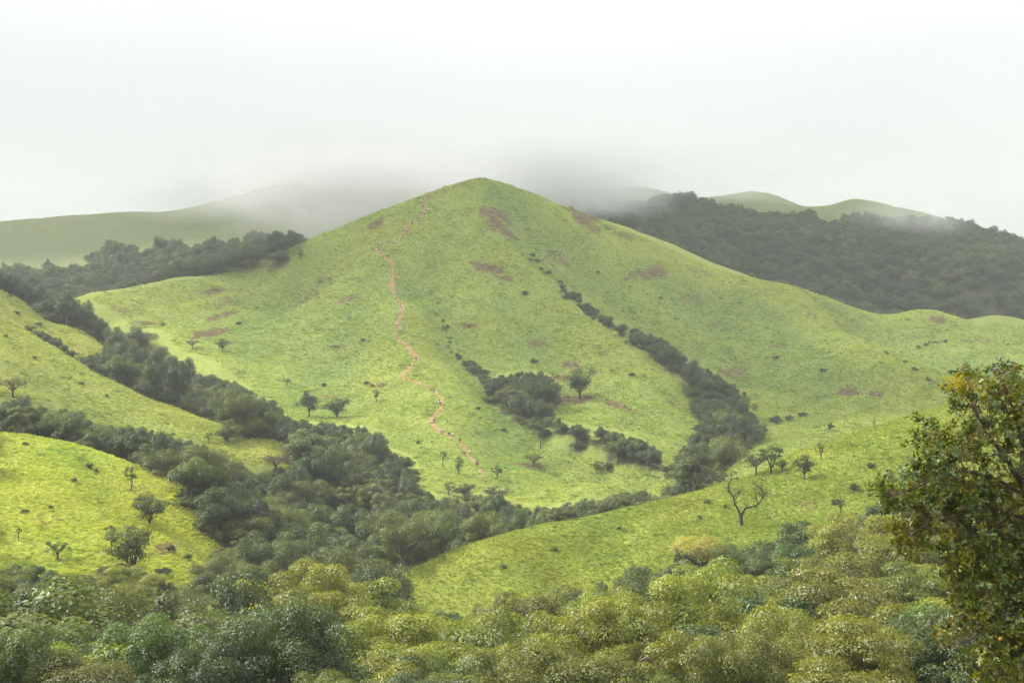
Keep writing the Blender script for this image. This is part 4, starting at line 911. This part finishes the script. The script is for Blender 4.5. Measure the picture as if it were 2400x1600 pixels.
for k, (u, v, p) in enumerate(spots):
    x, y, z = hit(u, v, 230); s = p/F*y/1.45
    r = tag(empty('bush', (x, y, z), g_.uniform(0, 6.28), (s*g_.uniform(.9, 1.5), s*g_.uniform(.9, 1.5), s)), blab[k], 'bush', 'bushes on the hillsides')
    st, cr_ = BUSH[k % 4]; link('stem', st, r); link('crown', cr_, r)

# ------------------------------------------------------------------ the big tree reaching in from the right
M_NEAR = leaf_mat('leaf_near_green', (.078, .118, .016), (.20, .18, .015), .45, .012, .45, .05, .45)
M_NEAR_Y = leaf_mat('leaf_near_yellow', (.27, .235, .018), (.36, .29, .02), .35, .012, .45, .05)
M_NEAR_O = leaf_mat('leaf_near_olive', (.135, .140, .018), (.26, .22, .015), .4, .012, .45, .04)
def spray_mesh(seed, mat, nlv=30, R=.34, L=.15, W=.065):
    """a twig with its leaves: pointed, creased blades set round a short stem"""
    g = np.random.default_rng(seed); V = []; T = []; C = []
    def blade(p, ax, n, l, w):
        b = np.cross(n, ax); b /= np.linalg.norm(b)+1e-9; i = len(V); t = g.random(); o = (g.random() < .10)*g.random()
        V.extend([p, p+ax*l*.35+b*w*.5+n*w*.12, p+ax*l*.4-n*w*.10, p+ax*l*.35-b*w*.5+n*w*.12, p+ax*l-n*l*.10]); C.extend([(t, o, 0, 1)]*5)
        T.extend([(i, i+1, i+2), (i, i+2, i+3), (i+1, i+4, i+2), (i+2, i+4, i+3)])
    stems = [np.array([g.normal(0, .5), g.normal(0, .5), .5+g.random()*.4]) for _ in range(3)]
    for k in range(nlv):
        s = stems[k % 3]/np.linalg.norm(stems[k % 3]); p = s*R*(.25+.75*((k//3)+g.random())/(nlv/3))
        a = g.uniform(0, 6.28); ax = np.array([math.cos(a), math.sin(a), g.normal(.05, .35)])+s*.5; ax /= np.linalg.norm(ax)
        n = np.array([g.normal(0, .35), g.normal(0, .35), 1.0]); n -= ax*n.dot(ax); n /= np.linalg.norm(n)
        blade(p, ax, n, L*g.uniform(.65, 1.2), W*g.uniform(.8, 1.2))
    for s in stems:
        s = s/np.linalg.norm(s)*R; i = len(V); b = np.array([.008, 0, 0]); c = np.array([0, .008, 0])
        V.extend([-b, b, c, s]); C.extend([(.2, 1, 0, 1)]*4); T.extend([(i, i+1, i+3), (i+1, i+2, i+3), (i+2, i, i+3)])
    return np_mesh('leaf_spray', V, T, [mat], attrs={'leaf': ('FLOAT_COLOR', 'POINT', np.array(C))})
SPRAYS = {'g': [spray_mesh(600+k, M_NEAR) for k in range(5)], 'o': [spray_mesh(620+k, M_NEAR_O) for k in range(4)], 'y': [spray_mesh(640+k, M_NEAR_Y, 24) for k in range(2)]}
BIG = [(2430,888),(2400,888),(2382,892),(2374,872),(2349,868),(2339,888),(2322,898),(2300,884),(2291,872),(2274,868),(2257,886),(2254,905),(2229,914),(2240,934),(2232,951),(2250,958),(2242,978),(2257,990),(2238,996),(2229,1012),(2194,1014),(2170,996),(2150,998),(2147,1020),(2131,1026),(2124,1043),(2143,1063),(2167,1054),(2172,1064),(2155,1082),(2150,1102),(2143,1116),(2107,1123),(2080,1128),(2058,1140),(2046,1160),(2063,1189),(2082,1203),(2104,1200),(2096,1222),(2102,1250),(2104,1276),(2131,1300),(2160,1295),(2174,1276),(2208,1268),(2233,1310),(2213,1346),(2216,1377),(2230,1402),(2237,1450),(2262,1474),(2240,1478),(2206,1482),(2200,1505),(2208,1525),(2250,1515),(2276,1550),(2290,1640),(2700,1640),(2860,1500),(2920,1300),(2880,1120),(2760,960),(2600,880),(2500,862)]
HOLES = [(2265,1103,42,13),(2300,1112,30,16),(2330,1075,16,20),(2390,1075,14,34),(2372,1100,22,20),(2300,928,18,9),(2345,1120,18,20),(2285,1198,34,7),(2180,1180,12,8),(2270,960,14,10),(2310,1290,12,10),(2250,1245,12,9),(2375,1245,14,10),(2320,1390,14,10),(2375,1440,14,10),(2150,1160,10,8)]
def big_tree():
    rng = np.random.default_rng(71); D0 = 39.0
    def W3(u, v, d): return np.array([(u-1200)/F*d, d, (800-v)/F*d])
    foot = W3(2560, 800, 41.0); gx, gy = foot[0], foot[1]; g0 = float(gz(gx, gy)[0])
    root = tag(empty('overhanging_tree', (gx, gy, g0)), 'big leafy tree reaching in at the right edge with yellowing leaf sprays', 'tree')
    o3 = np.array([gx, gy, g0])
    fork = W3(2535, 1330, 40.5)-o3
    t = Tubes(); p = smooth_line(np.array([(0, 0, -.8), (.1, .05, fork[2]*.4), fork*np.array([.6, .6, .75]), fork]), 5); t.add(p, np.linspace(.26, .17, len(p)), 10); link('trunk', t.mesh('trunk', BARK), root)
    BR = [([(2535,1330,40.5),(2470,1240,39.6),(2410,1165,39.0),(2388,1120,38.6),(2372,1100,38.4),(2358,1068,38.2),(2340,1050,38.0),(2310,1010,37.6),(2285,960,37.3)], .115),
          ([(2410,1165,39.0),(2345,1128,38.5),(2300,1112,38.2),(2257,1104,38.0),(2206,1116,37.6),(2150,1140,37.2),(2090,1160,36.9)], .06),
          ([(2388,1120,38.6),(2396,1060,38.9),(2380,980,39.0),(2352,900,39.1)], .07),
          ([(2470,1240,39.6),(2400,1215,38.9),(2330,1190,38.3),(2250,1205,37.8),(2180,1225,37.4),(2130,1255,37.0)], .06),
          ([(2535,1330,40.5),(2460,1300,39.6),(2390,1250,38.8),(2340,1228,38.3),(2280,1222,38.0)], .07),
          ([(2530,1380,40.6),(2440,1400,39.6),(2360,1420,38.9),(2330,1440,38.6),(2310,1465,38.4),(2270,1500,38.1),(2230,1510,37.9)], .06),
          ([(2535,1330,40.5),(2520,1180,41.0),(2480,1040,41.2),(2440,930,41.3)], .10),
          ([(2520,1180,41.0),(2620,1060,41.6),(2680,960,42.0)], .07), ([(2535,1330,40.5),(2640,1250,41.5),(2760,1150,42.2)], .08), ([(2540,1400,40.6),(2420,1500,39.5),(2340,1560,39.0)], .05), ([(2540,1400,40.6),(2660,1420,41.4),(2790,1400,42.0)], .07)]
    limbs = []
    for pts, r0 in BR:
        q = smooth_line(np.array([W3(*a)-o3 for a in pts]), 4); b = Tubes(); b.add(q, np.linspace(r0, r0*.25, len(q)), 7)
        limbs.append(q); link('branch', b.mesh('branch', BARK), root)
    allq = np.concatenate(limbs)
    cand = []
    while len(cand) < 2500:
        u, v = rng.uniform(2030, 2930), rng.uniform(862, 1640)
        if not in_poly(BIG, np.array([u]), np.array([v]))[0]: continue
        if any(((u-a)/c)**2+((v-b)/e)**2 < 1 for a, b, c, e in HOLES): continue
        if u > 2440 and rng.random() < .45: continue
        edge = 1 if u > 2440 else min(1, .35+(u-2040)/300)
        cand.append((u, v, D0+rng.normal(0, 1.1)*edge-(2400-u)/400*1.6))
    cand = np.array(cand)
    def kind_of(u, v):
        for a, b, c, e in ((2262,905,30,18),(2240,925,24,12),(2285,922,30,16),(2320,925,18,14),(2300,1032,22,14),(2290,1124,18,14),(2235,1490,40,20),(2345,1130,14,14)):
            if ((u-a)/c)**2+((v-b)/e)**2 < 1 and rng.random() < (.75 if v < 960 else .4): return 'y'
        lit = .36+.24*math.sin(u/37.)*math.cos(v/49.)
        if v > 1190 and u < 2260: lit += .25  # extra light olive sprays paint the sunlit side into the leaf colour
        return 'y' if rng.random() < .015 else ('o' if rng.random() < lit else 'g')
    inview = np.where((cand[:, 0] < 2410) & (cand[:, 1] < 1610))[0]
    order = inview[np.argsort(cand[inview, 2])]
    singles = set(order[:280].tolist())
    rest_parts = []; twig = Tubes()
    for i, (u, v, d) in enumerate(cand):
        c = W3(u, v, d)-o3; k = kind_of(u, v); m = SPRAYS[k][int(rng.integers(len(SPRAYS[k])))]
        j = np.argmin(((allq-c)**2).sum(1)); a = allq[j]; out = c-a
        if .15 < np.linalg.norm(out) < 1.1: twig.add(wiggle(a, c, 4, .12, rng), np.linspace(.011, .004, 4), 3)
        dirn = Vector(out/(np.linalg.norm(out)+1e-6)*.7+np.array([0, 0, .55])+rng.normal(0, .35, 3))
        R = dirn.to_track_quat('Z', 'X').to_matrix().to_4x4() @ Matrix.Rotation(rng.uniform(0, 6.28), 4, 'Z'); s = rng.uniform(.75, 1.25)
        M = Matrix.Translation(Vector(c)) @ R @ Matrix.Scale(s, 4)
        if i in singles: link('leaf_spray', m, root).matrix_local = M
        else: rest_parts.append((m, np.array(M)))
    link('twigs', twig.mesh('twigs', BARK), root)['kind'] = 'stuff'
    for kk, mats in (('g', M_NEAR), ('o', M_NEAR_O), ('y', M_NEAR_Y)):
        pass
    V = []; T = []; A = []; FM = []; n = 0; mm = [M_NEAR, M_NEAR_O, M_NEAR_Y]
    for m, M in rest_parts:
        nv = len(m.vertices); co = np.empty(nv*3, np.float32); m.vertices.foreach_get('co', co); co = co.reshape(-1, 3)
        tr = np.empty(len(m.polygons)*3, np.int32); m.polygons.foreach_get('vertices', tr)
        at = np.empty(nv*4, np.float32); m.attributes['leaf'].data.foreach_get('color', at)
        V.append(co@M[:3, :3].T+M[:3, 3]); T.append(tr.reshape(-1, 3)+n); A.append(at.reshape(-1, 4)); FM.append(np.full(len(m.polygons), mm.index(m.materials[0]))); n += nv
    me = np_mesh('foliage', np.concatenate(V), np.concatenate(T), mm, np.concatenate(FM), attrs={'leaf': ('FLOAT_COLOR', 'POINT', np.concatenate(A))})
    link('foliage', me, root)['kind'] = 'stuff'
    fr = bpy.data.meshes.new('fruit'); bm = bmesh.new(); bmesh.ops.create_icosphere(bm, subdivisions=2, radius=.048)
    for v_ in bm.verts: v_.co.z *= 1.12
    bm.to_mesh(fr); bm.free(); fr.materials.append(plain_mat('ripe_fruit', (.50, .27, .03), .5, .2, 20)); [setattr(p_, 'use_smooth', True) for p_ in fr.polygons]
    link('fruit', fr, root, W3(2344, 1496, 36.2)-o3)['label'] = 'ripe orange fruit'
big_tree()
# ------------------------------------------------------------------ hikers on the trail
M_SKIN = plain_mat('skin', (.24, .13, .08), .6, .1); M_HAIR = plain_mat('hair', (.015, .012, .011), .5, .1); M_SHOE = plain_mat('shoe', (.04, .035, .03), .7, .1)
def cloth_mat(name, use_obj, col=(.03, .035, .05)):
    m, nt, out = new_mat(name); b = N(nt, 'ShaderNodeBsdfPrincipled'); b.inputs['Roughness'].default_value = .85; b.inputs['Base Color'].default_value = (*col, 1)
    oi = N(nt, 'ShaderNodeObjectInfo')
    if use_obj: nt.links.new(oi.outputs['Color'], b.inputs['Base Color'])
    else:
        r = N(nt, 'ShaderNodeValToRGB'); r.color_ramp.interpolation = 'CONSTANT'
        for p, c in ((0, (.02, .022, .03)), (.35, (.05, .06, .09)), (.6, (.03, .027, .025)), (.8, (.10, .085, .07)), (.92, (.16, .15, .15))):
            e = r.color_ramp.elements[0] if p == 0 else r.color_ramp.elements.new(p); e.position = p; e.color = (*c, 1)
        nt.links.new(oi.outputs['Random'], r.inputs[0]); nt.links.new(r.outputs[0], b.inputs['Base Color'])
    nt.links.new(b.outputs[0], out.inputs[0]); return m
M_TOP = cloth_mat('shirt_cloth', True); M_LEGS = cloth_mat('trouser_cloth', False)
def figure(pose):
    J = dict(pelvis=(0, 0, .92, .15), belly=(0, 0, 1.10, .135), chest=(0, .01, 1.33, .165), neck=(0, .015, 1.475, .055), head=(0, .03, 1.59, .098), crown=(0, .02, 1.67, .085))
    for s, n in ((-1, 'l'), (1, 'r')):
        k = {'stand': 0, 'walk': s, 'climb': s*.8, 'sit': 0}[pose]
        J['sh'+n] = (.175*s, 0, 1.395, .065); J['el'+n] = (.23*s, -.13*k-.02, 1.13, .047); J['wr'+n] = (.22*s, -.2*k+.06, .92, .036); J['ha'+n] = (.215*s, -.22*k+.09, .83, .038)
        J['hip'+n] = (.09*s, 0, .88, .095); J['kn'+n] = (.10*s, .2*k+.06, .50, .068); J['an'+n] = (.10*s, .3*k-.03, .09+.05*max(0, -k), .046); J['toe'+n] = (.11*s, .3*k+.11, .045, .036)
        if pose == 'sit':
            J['hip'+n] = (.10*s, .03, .20, .10); J['kn'+n] = (.14*s, .40, .42, .07); J['an'+n] = (.12*s, .62, .09, .047); J['toe'+n] = (.12*s, .74, .05, .036)
            J['el'+n] = (.24*s, .12, .47, .047); J['wr'+n] = (.15*s, .33, .47, .036); J['ha'+n] = (.10*s, .39, .46, .038); J['sh'+n] = (.175*s, .02, .72, .065)
    if pose == 'sit':
        for n, z in (('pelvis', .22), ('belly', .40), ('chest', .63), ('neck', .79), ('head', .91), ('crown', .99)): x, y, _, r = J[n]; J[n] = (x, y+.02, z, r)
    if pose == 'climb':
        for n in ('belly', 'chest', 'neck', 'head', 'crown', 'shl', 'shr', 'ell', 'elr', 'wrl', 'wrr', 'hal', 'har'):
            x, y, z, r = J[n]; J[n] = (x, y+(z-.92)*.32, z-.02, r)
    E = [('pelvis', 'belly'), ('belly', 'chest'), ('chest', 'neck'), ('neck', 'head'), ('head', 'crown')]
    for n in 'lr': E += [('chest', 'sh'+n), ('sh'+n, 'el'+n), ('el'+n, 'wr'+n), ('wr'+n, 'ha'+n), ('pelvis', 'hip'+n), ('hip'+n, 'kn'+n), ('kn'+n, 'an'+n), ('an'+n, 'toe'+n)]
    names = list(J); me = bpy.data.meshes.new('figure'); me.from_pydata([J[n][:3] for n in names], [(names.index(a), names.index(b)) for a, b in E], [])
    o = bpy.data.objects.new('figure', me); COL.objects.link(o)
    sk = o.modifiers.new('skin', 'SKIN'); sk.use_smooth_shade = True
    for i, n in enumerate(names):
        v = me.skin_vertices[0].data[i]; v.radius = (J[n][3], J[n][3]*(.8 if n in ('chest', 'belly', 'pelvis') else 1)); v.use_root = (n == 'pelvis')
    ss = o.modifiers.new('sub', 'SUBSURF'); ss.levels = 1
    bpy.context.view_layer.update(); dg = bpy.context.evaluated_depsgraph_get(); ev = o.evaluated_get(dg)
    res = bpy.data.meshes.new_from_object(ev); bpy.data.objects.remove(o); bpy.data.meshes.remove(me)
    res.materials.clear()
    for m in (M_TOP, M_LEGS, M_SKIN, M_HAIR, M_SHOE): res.materials.append(m)
    jp = {n: np.array(J[n][:3]) for n in names}; seg = []
    for a, b in E:
        k = 4 if b.startswith('toe') else 1 if (a.startswith(('hip', 'kn')) or b.startswith('hip')) else 2 if a in ('neck', 'head') or b == 'neck' or a.startswith(('el', 'wr')) else 0
        seg.append((jp[a], jp[b], k))
    for p in res.polygons:
        c = np.array(p.center); best = 9; mi = 0
        for a, b, k in seg:
            t = np.clip((c-a).dot(b-a)/((b-a).dot(b-a)+1e-9), 0, 1); d = np.linalg.norm(c-a-t*(b-a))
            if d < best: best = d; mi = k
        if mi == 2 and c[2] > jp['head'][2]-.05 and (c[2] > jp['head'][2]+.045 or c[1] < jp['head'][1]-.02) and abs(c[0]) < .14: mi = 3
        p.material_index = mi; p.use_smooth = True
    return res
POSE = {k: figure(k) for k in ('stand', 'walk', 'climb', 'sit')}
TOPS = {'w': ('white', (.78, .78, .76)), 'k': ('black', (.022, .022, .026)), 'b': ('blue', (.10, .14, .30)), 'g': ('grey', (.28, .29, .31)), 'y': ('yellow', (.70, .52, .08)), 'r': ('red', (.35, .06, .05))}
t3 = lambda L: [(860+x/7.84, 410+y/7.84, c) for x, y, c in L]
t4 = lambda L: [(880+x/4.48, 660+y/4.48, c) for x, y, c in L]
t5 = lambda L: [(800+x/2.614, 1000+y/2.614, c) for x, y, c in L]
PEOPLE = [
 ('group on the summit', 'stand', t3([(2060,92,'g'),(2085,90,'g'),(2120,92,'k'),(2140,94,'w'),(2165,95,'k'),(2180,94,'w'),(2205,97,'k')])),
 ("line along the ridge top", 'walk', t3([(1880,116,'g'),(1830,134,'k'),(1720,172,'k'),(1600,245,'g'),(1565,245,'w')])),
 ('cluster beneath the ridge line', 'stand', t3([(1410,320,'b'),(1430,305,'k'),(1440,345,'b'),(1465,322,'g')])),
 ("three above the dirt trail's top", 'walk', t3([(1240,337,'k'),(1260,332,'w'),(1275,342,'w')])),
 ("queue atop the dirt trail", 'climb', t3([(1155,408,'k'),(1110,427,'k'),(1095,432,'g'),(1080,452,'w'),(1065,472,'w'),(1055,442,'k'),(1040,452,'k'),(1050,467,'k')])),
 ('crowd at the upper trail bend', 'climb', t3([(930,512,'k'),(965,527,'k'),(985,517,'w'),(1000,512,'k'),(1020,512,'w'),(1030,522,'k'),(1060,497,'w')])),
 ("pairs left of the bend", 'stand', t3([(740,627,'w'),(765,612,'k'),(890,602,'k'),(905,607,'k')])),
 ("cluster under the upper bend", 'stand', t3([(1000,607,'k'),(1020,602,'b'),(1035,607,'b'),(1050,607,'b'),(1042,588,'k')])),
 ("people at the upper switchback", 'climb', t3([(1105,682,'k'),(1110,658,'w'),(1130,677,'w'),(1155,677,'g'),(1190,657,'w')])),
 ('file below the switchback corner', 'climb', t3([(990,737,'k'),(1010,692,'w'),(1030,702,'w'),(1050,707,'w'),(1055,747,'k'),(1080,717,'w')])),
 ('file on the steep upper trail', 'climb', t3([(915,832,'k'),(920,792,'k'),(940,857,'k'),(945,792,'r'),(960,832,'k'),(825,907,'k'),(837,912,'k')])),
 ("group midway up the upper trail", 'stand', t3([(630,1042,'g'),(650,1047,'w'),(662,1032,'k'),(690,1042,'k'),(725,1047,'w'),(740,1047,'w'),(752,1052,'k')])),
 ('pair above the trail junction', 'walk', t3([(555,1192,'k'),(575,1192,'w')])),
 ("crowd on the trail's shoulder bend", 'stand', t3([(70,1302,'k'),(160,1257,'k'),(180,1262,'w'),(197,1262,'w'),(215,1302,'k'),(235,1302,'w'),(255,1292,'b'),(270,1297,'b'),(290,1292,'k'),(335,1297,'y'),(375,1262,'g'),(400,1267,'b'),(463,1247,'k'),(473,1252,'w')])),
 ('file just below the shoulder', 'climb', t3([(125,1382,'k'),(137,1342,'k'),(148,1352,'g'),(220,1372,'k'),(235,1412,'k'),(285,1402,'g'),(250,1457,'k'),(260,1512,'w'),(225,1562,'k'),(285,1552,'k'),(380,1517,'k')])),
 ("pair far left on the shoulder", 'stand', [(813,567,'w'),(819,567,'k')]),
 ('file on the middle trail', 'climb', t4([(235,42,'k'),(200,187,'w'),(215,197,'r'),(235,242,'k'),(262,257,'k'),(275,277,'w'),(240,337,'w'),(230,352,'w'),(295,407,'k')])),
 ('group resting beside the middle trail', 'stand', t4([(205,522,'w'),(222,462,'w'),(225,492,'k'),(240,462,'w'),(265,517,'w'),(280,467,'w'),(282,517,'b'),(297,520,'b'),(300,492,'k'),(312,520,'b')])),
 ('climbers on the lower zigzag', 'climb', t4([(352,892,'k'),(366,892,'r'),(425,837,'k'),(433,822,'k')])),
 ("dark line where the trail levels", 'walk', t4([(572,1157,'k'),(590,1157,'k'),(605,1162,'k'),(618,1162,'k'),(662,1157,'w')])),
 ("pair right of the trail", 'sit', t4([(768,1224,'k'),(785,1222,'k')])),
 ('group at the lower trail bend', 'climb', t4([(660,1297,'w'),(665,1287,'w'),(672,1272,'k'),(680,1302,'k')])),
 ('group above the lowest trail bend', 'climb', t4([(580,1492,'w'),(598,1492,'w'),(610,1482,'k'),(622,1482,'k'),(750,1482,'k'),(762,1480,'w')])),
 ("file on the lowest trail stretch", 'climb', t5([(607,40,'w'),(620,38,'w'),(655,55,'k'),(663,57,'k'),(680,62,'w'),(722,95,'k'),(731,96,'k')])),
 ('last groups near the trail foot', 'climb', t5([(745,172,'g'),(753,176,'k'),(761,179,'k'),(787,166,'w'),(825,241,'k'),(833,243,'k'),(832,226,'k'),(841,241,'r'),(847,293,'w'),(880,346,'k'),(884,346,'w')])),
]
WORDS = ['', 'second ', 'third ', 'fourth ', 'fifth ', 'sixth ', 'seventh ', 'eighth ']
hk = np.random.default_rng(17)
for place, pose, L in PEOPLE:
    L = sorted(L); seen = {}; tot = {}
    for _, _, c in L: tot[c] = tot.get(c, 0)+1
    for u, v, c in L:
        k = seen.get(c, 0); seen[c] = k+1
        which = '' if tot[c] == 1 else (', leftmost' if k == 0 else ', rightmost' if k == tot[c]-1 else f', {WORDS[k]}from left')
        verb = {'stand': 'standing', 'walk': 'walking', 'climb': 'climbing', 'sit': 'sitting'}[pose]
        label = f'person in {TOPS[c][0]} top {verb} in the {place}{which}' if not place.startswith(('people', 'pair', 'pairs', 'three', 'climbers', 'last')) else f'person in {TOPS[c][0]} top {verb}, of the {place}{which}'
        if len(label.split()) > 16: label = label.replace(f' {verb},', ',').replace(' top ', '-topped ')
        x, y, z = hit(u, v, 470)
        if u > 1110 and v < 424: y = 949+hk.normal(0, .8); x = (u-1200)/F*y; z = float(gz(x, y)[0])
        o = link('person', POSE[pose if hk.random() < .75 or pose == 'sit' else 'stand'], loc=(x, y, z-.03))
        face = math.atan2(-(x-hk.normal(0, 60)), 200) if pose in ('climb', 'walk') else hk.uniform(0, 6.28)
        s = hk.uniform(.94, 1.06); o.rotation_euler = (0, 0, face); o.scale = (s, s, s)
        o.color = (*TOPS[c][1], 1); tag(o, label, 'person', 'hikers on the hill')
# ------------------------------------------------------------------ haze
def haze_box():
    m, nt, out = new_mat('haze_air')
    pv = N(nt, 'ShaderNodeVolumePrincipled'); pv.inputs['Color'].default_value = (.90, .95, .97, 1); pv.inputs['Density'].default_value = HAZE; pv.inputs['Anisotropy'].default_value = 0.0
    nt.links.new(pv.outputs[0], out.inputs['Volume'])
    lo = float(GZ.min())-1.2
    x0, x1, y0, y1, z0, z1 = -2800, 2800, -80, 3680, lo, 400
    V = [(x, y, z) for z in (z0, z1) for x, y in ((x0, y0), (x1, y0), (x1, y1), (x0, y1))]
    me = np_mesh('haze', V, [(3, 2, 1, 0), (4, 5, 6, 7), (0, 1, 5, 4), (1, 2, 6, 5), (2, 3, 7, 6), (3, 0, 4, 7)], [m])
    tag(link('haze', me), 'thin pale haze filling the air of the valley', 'haze', kind='stuff')
HAZE = 0.000105
haze_box()

# ------------------------------------------------------------------ low mist wrapped round the ridge tops, and unseen clouds added overhead to shade the hills
def ball(name, seg=24, rings=12):
    V = []; Q = []
    for i in range(rings+1):
        a = math.pi*i/rings
        for j in range(seg): b = 2*math.pi*j/seg; V.append((math.sin(a)*math.cos(b), math.sin(a)*math.sin(b), math.cos(a)))
    for i in range(rings):
        for j in range(seg): Q.append((i*seg+j, (i+1)*seg+j, (i+1)*seg+(j+1) % seg, i*seg+(j+1) % seg))
    bm = bmesh.new(); vs = [bm.verts.new(v) for v in V]
    for q in Q:
        try: bm.faces.new([vs[k] for k in q])
        except ValueError: pass
    bmesh.ops.remove_doubles(bm, verts=bm.verts, dist=1e-4)
    bmesh.ops.recalc_face_normals(bm, faces=bm.faces)
    me = bpy.data.meshes.new(name); bm.to_mesh(me); bm.free(); return me
def mist_material(dens, scale, seed, lo, hi):
    m, nt, out = new_mat('mist')
    tc = N(nt, 'ShaderNodeTexCoord'); geo = N(nt, 'ShaderNodeNewGeometry')
    ln = N(nt, 'ShaderNodeVectorMath', operation='LENGTH'); nt.links.new(tc.outputs['Object'], ln.inputs[0])
    fo = N(nt, 'ShaderNodeMapRange', interpolation_type='SMOOTHSTEP'); fo.inputs['From Min'].default_value = 1.0; fo.inputs['From Max'].default_value = .15
    nt.links.new(ln.outputs['Value'], fo.inputs['Value'])
    mp = N(nt, 'ShaderNodeMapping'); mp.inputs['Location'].default_value = (seed*37.0, seed*11.0, 0); mp.inputs['Scale'].default_value = (1, 1, 1.5)
    nt.links.new(geo.outputs['Position'], mp.inputs[0])
    nz = N(nt, 'ShaderNodeTexNoise'); nz.inputs['Scale'].default_value = scale; nz.inputs['Detail'].default_value = 5; nz.inputs['Roughness'].default_value = .62; nz.inputs['Distortion'].default_value = .3
    nt.links.new(mp.outputs[0], nz.inputs['Vector'])
    mr = N(nt, 'ShaderNodeMapRange', interpolation_type='SMOOTHSTEP'); mr.inputs['From Min'].default_value = lo; mr.inputs['From Max'].default_value = hi
    nt.links.new(nz.outputs['Fac'], mr.inputs['Value'])
    mu = N(nt, 'ShaderNodeMath', operation='MULTIPLY'); nt.links.new(fo.outputs[0], mu.inputs[0]); nt.links.new(mr.outputs[0], mu.inputs[1])
    m2 = N(nt, 'ShaderNodeMath', operation='MULTIPLY'); m2.inputs[1].default_value = dens; nt.links.new(mu.outputs[0], m2.inputs[0])
    pv = N(nt, 'ShaderNodeVolumePrincipled'); pv.inputs['Color'].default_value = (.75, .76, .75, 1); pv.inputs['Anisotropy'].default_value = .2
    nt.links.new(m2.outputs[0], pv.inputs['Density']); nt.links.new(pv.outputs[0], out.inputs['Volume'])
    return m
cy.volume_step_rate = 1.0; cy.volume_max_steps = 128
BALL = ball('mist')
MISTS = [  # bearing, height, distance, half sizes x y z, density, noise scale, low, high, label
 (840, 456, 1115, 150, 80, 52, .036, .016, .30, .60, 'bank of grey mist hiding the ridge behind the left flank of the hill'),
 (690, 425, 1330, 190, 130, 60, .009, .014, .32, .62, 'grey mist rolling over the crest of the left ridge'),
 (1320, 430, 1240, 125, 120, 50, .026, .018, .32, .60, 'bank of grey mist over the ridge just right of the summit'),
 (1200, 360, 1370, 330, 100, 70, .005, .010, .25, .7, 'faint grey cloud base behind the summit'),
 (1620, 430, 1400, 190, 100, 34, .007, .018, .36, .64, 'thin mist along the knolls of the wooded ridge'),
 (2130, 512, 1270, 80, 70, 26, .011, .022, .34, .66, 'thin wisp of mist on the right-hand ridge'),
 (470, 470, 1330, 120, 90, 26, .008, .020, .38, .64, 'thin wisps of mist drifting along the left ridge crest'),
]
for k, (u, v, d, rx, ry, rz, de, sc, lo, hi, lab) in enumerate(MISTS):
    me = BALL.copy(); me.materials.append(mist_material(de, sc, k+1, lo, hi))
    o = link('mist', me, loc=((u-1200)/F*d, d, (800-v)/F*d)); o.scale = (rx, ry, rz)
    tag(o, lab, 'mist', kind='stuff')
def shade_cloud_material(dens):
    m, nt, out = new_mat('cloud')
    pv = N(nt, 'ShaderNodeVolumePrincipled'); pv.inputs['Color'].default_value = (.99, .99, .99, 1); pv.inputs['Density'].default_value = dens; pv.inputs['Anisotropy'].default_value = .3
    nt.links.new(pv.outputs[0], out.inputs['Volume']); return m
M_SHADE_CLOUD = shade_cloud_material(.0040)
SHADE_CLOUD_Z = 640.0
k_ = SHADE_CLOUD_Z/math.tan(SUN_EL); off = (math.sin(SUN_AZ)*k_, math.cos(SUN_AZ)*k_)      # where a cloud hangs whose shade falls at a given place
for sx, sy, rx, ry, rz in ((70, 640, 170, 130, 62), (260, 760, 260, 190, 70), (-90, 860, 230, 170, 66), (120, 1010, 330, 200, 75), (120, 1310, 620, 210, 120), (-480, 1290, 330, 220, 120)):
    me = BALL.copy(); me.materials.append(M_SHADE_CLOUD)
    for v in me.vertices:
        f = 1+.22*math.sin(3*v.co.x+sx)*math.cos(2.3*v.co.y+sy)+.12*math.sin(5*v.co.y+2*v.co.z+sx*.1)
        v.co *= f
    o = link('cloud', me, loc=(sx+off[0], sy+off[1], SHADE_CLOUD_Z)); o.scale = (rx, ry, rz)
    tag(o, 'unseen cloud added overhead to shade the hills', 'cloud', 'unseen clouds added for shade', kind='stuff')
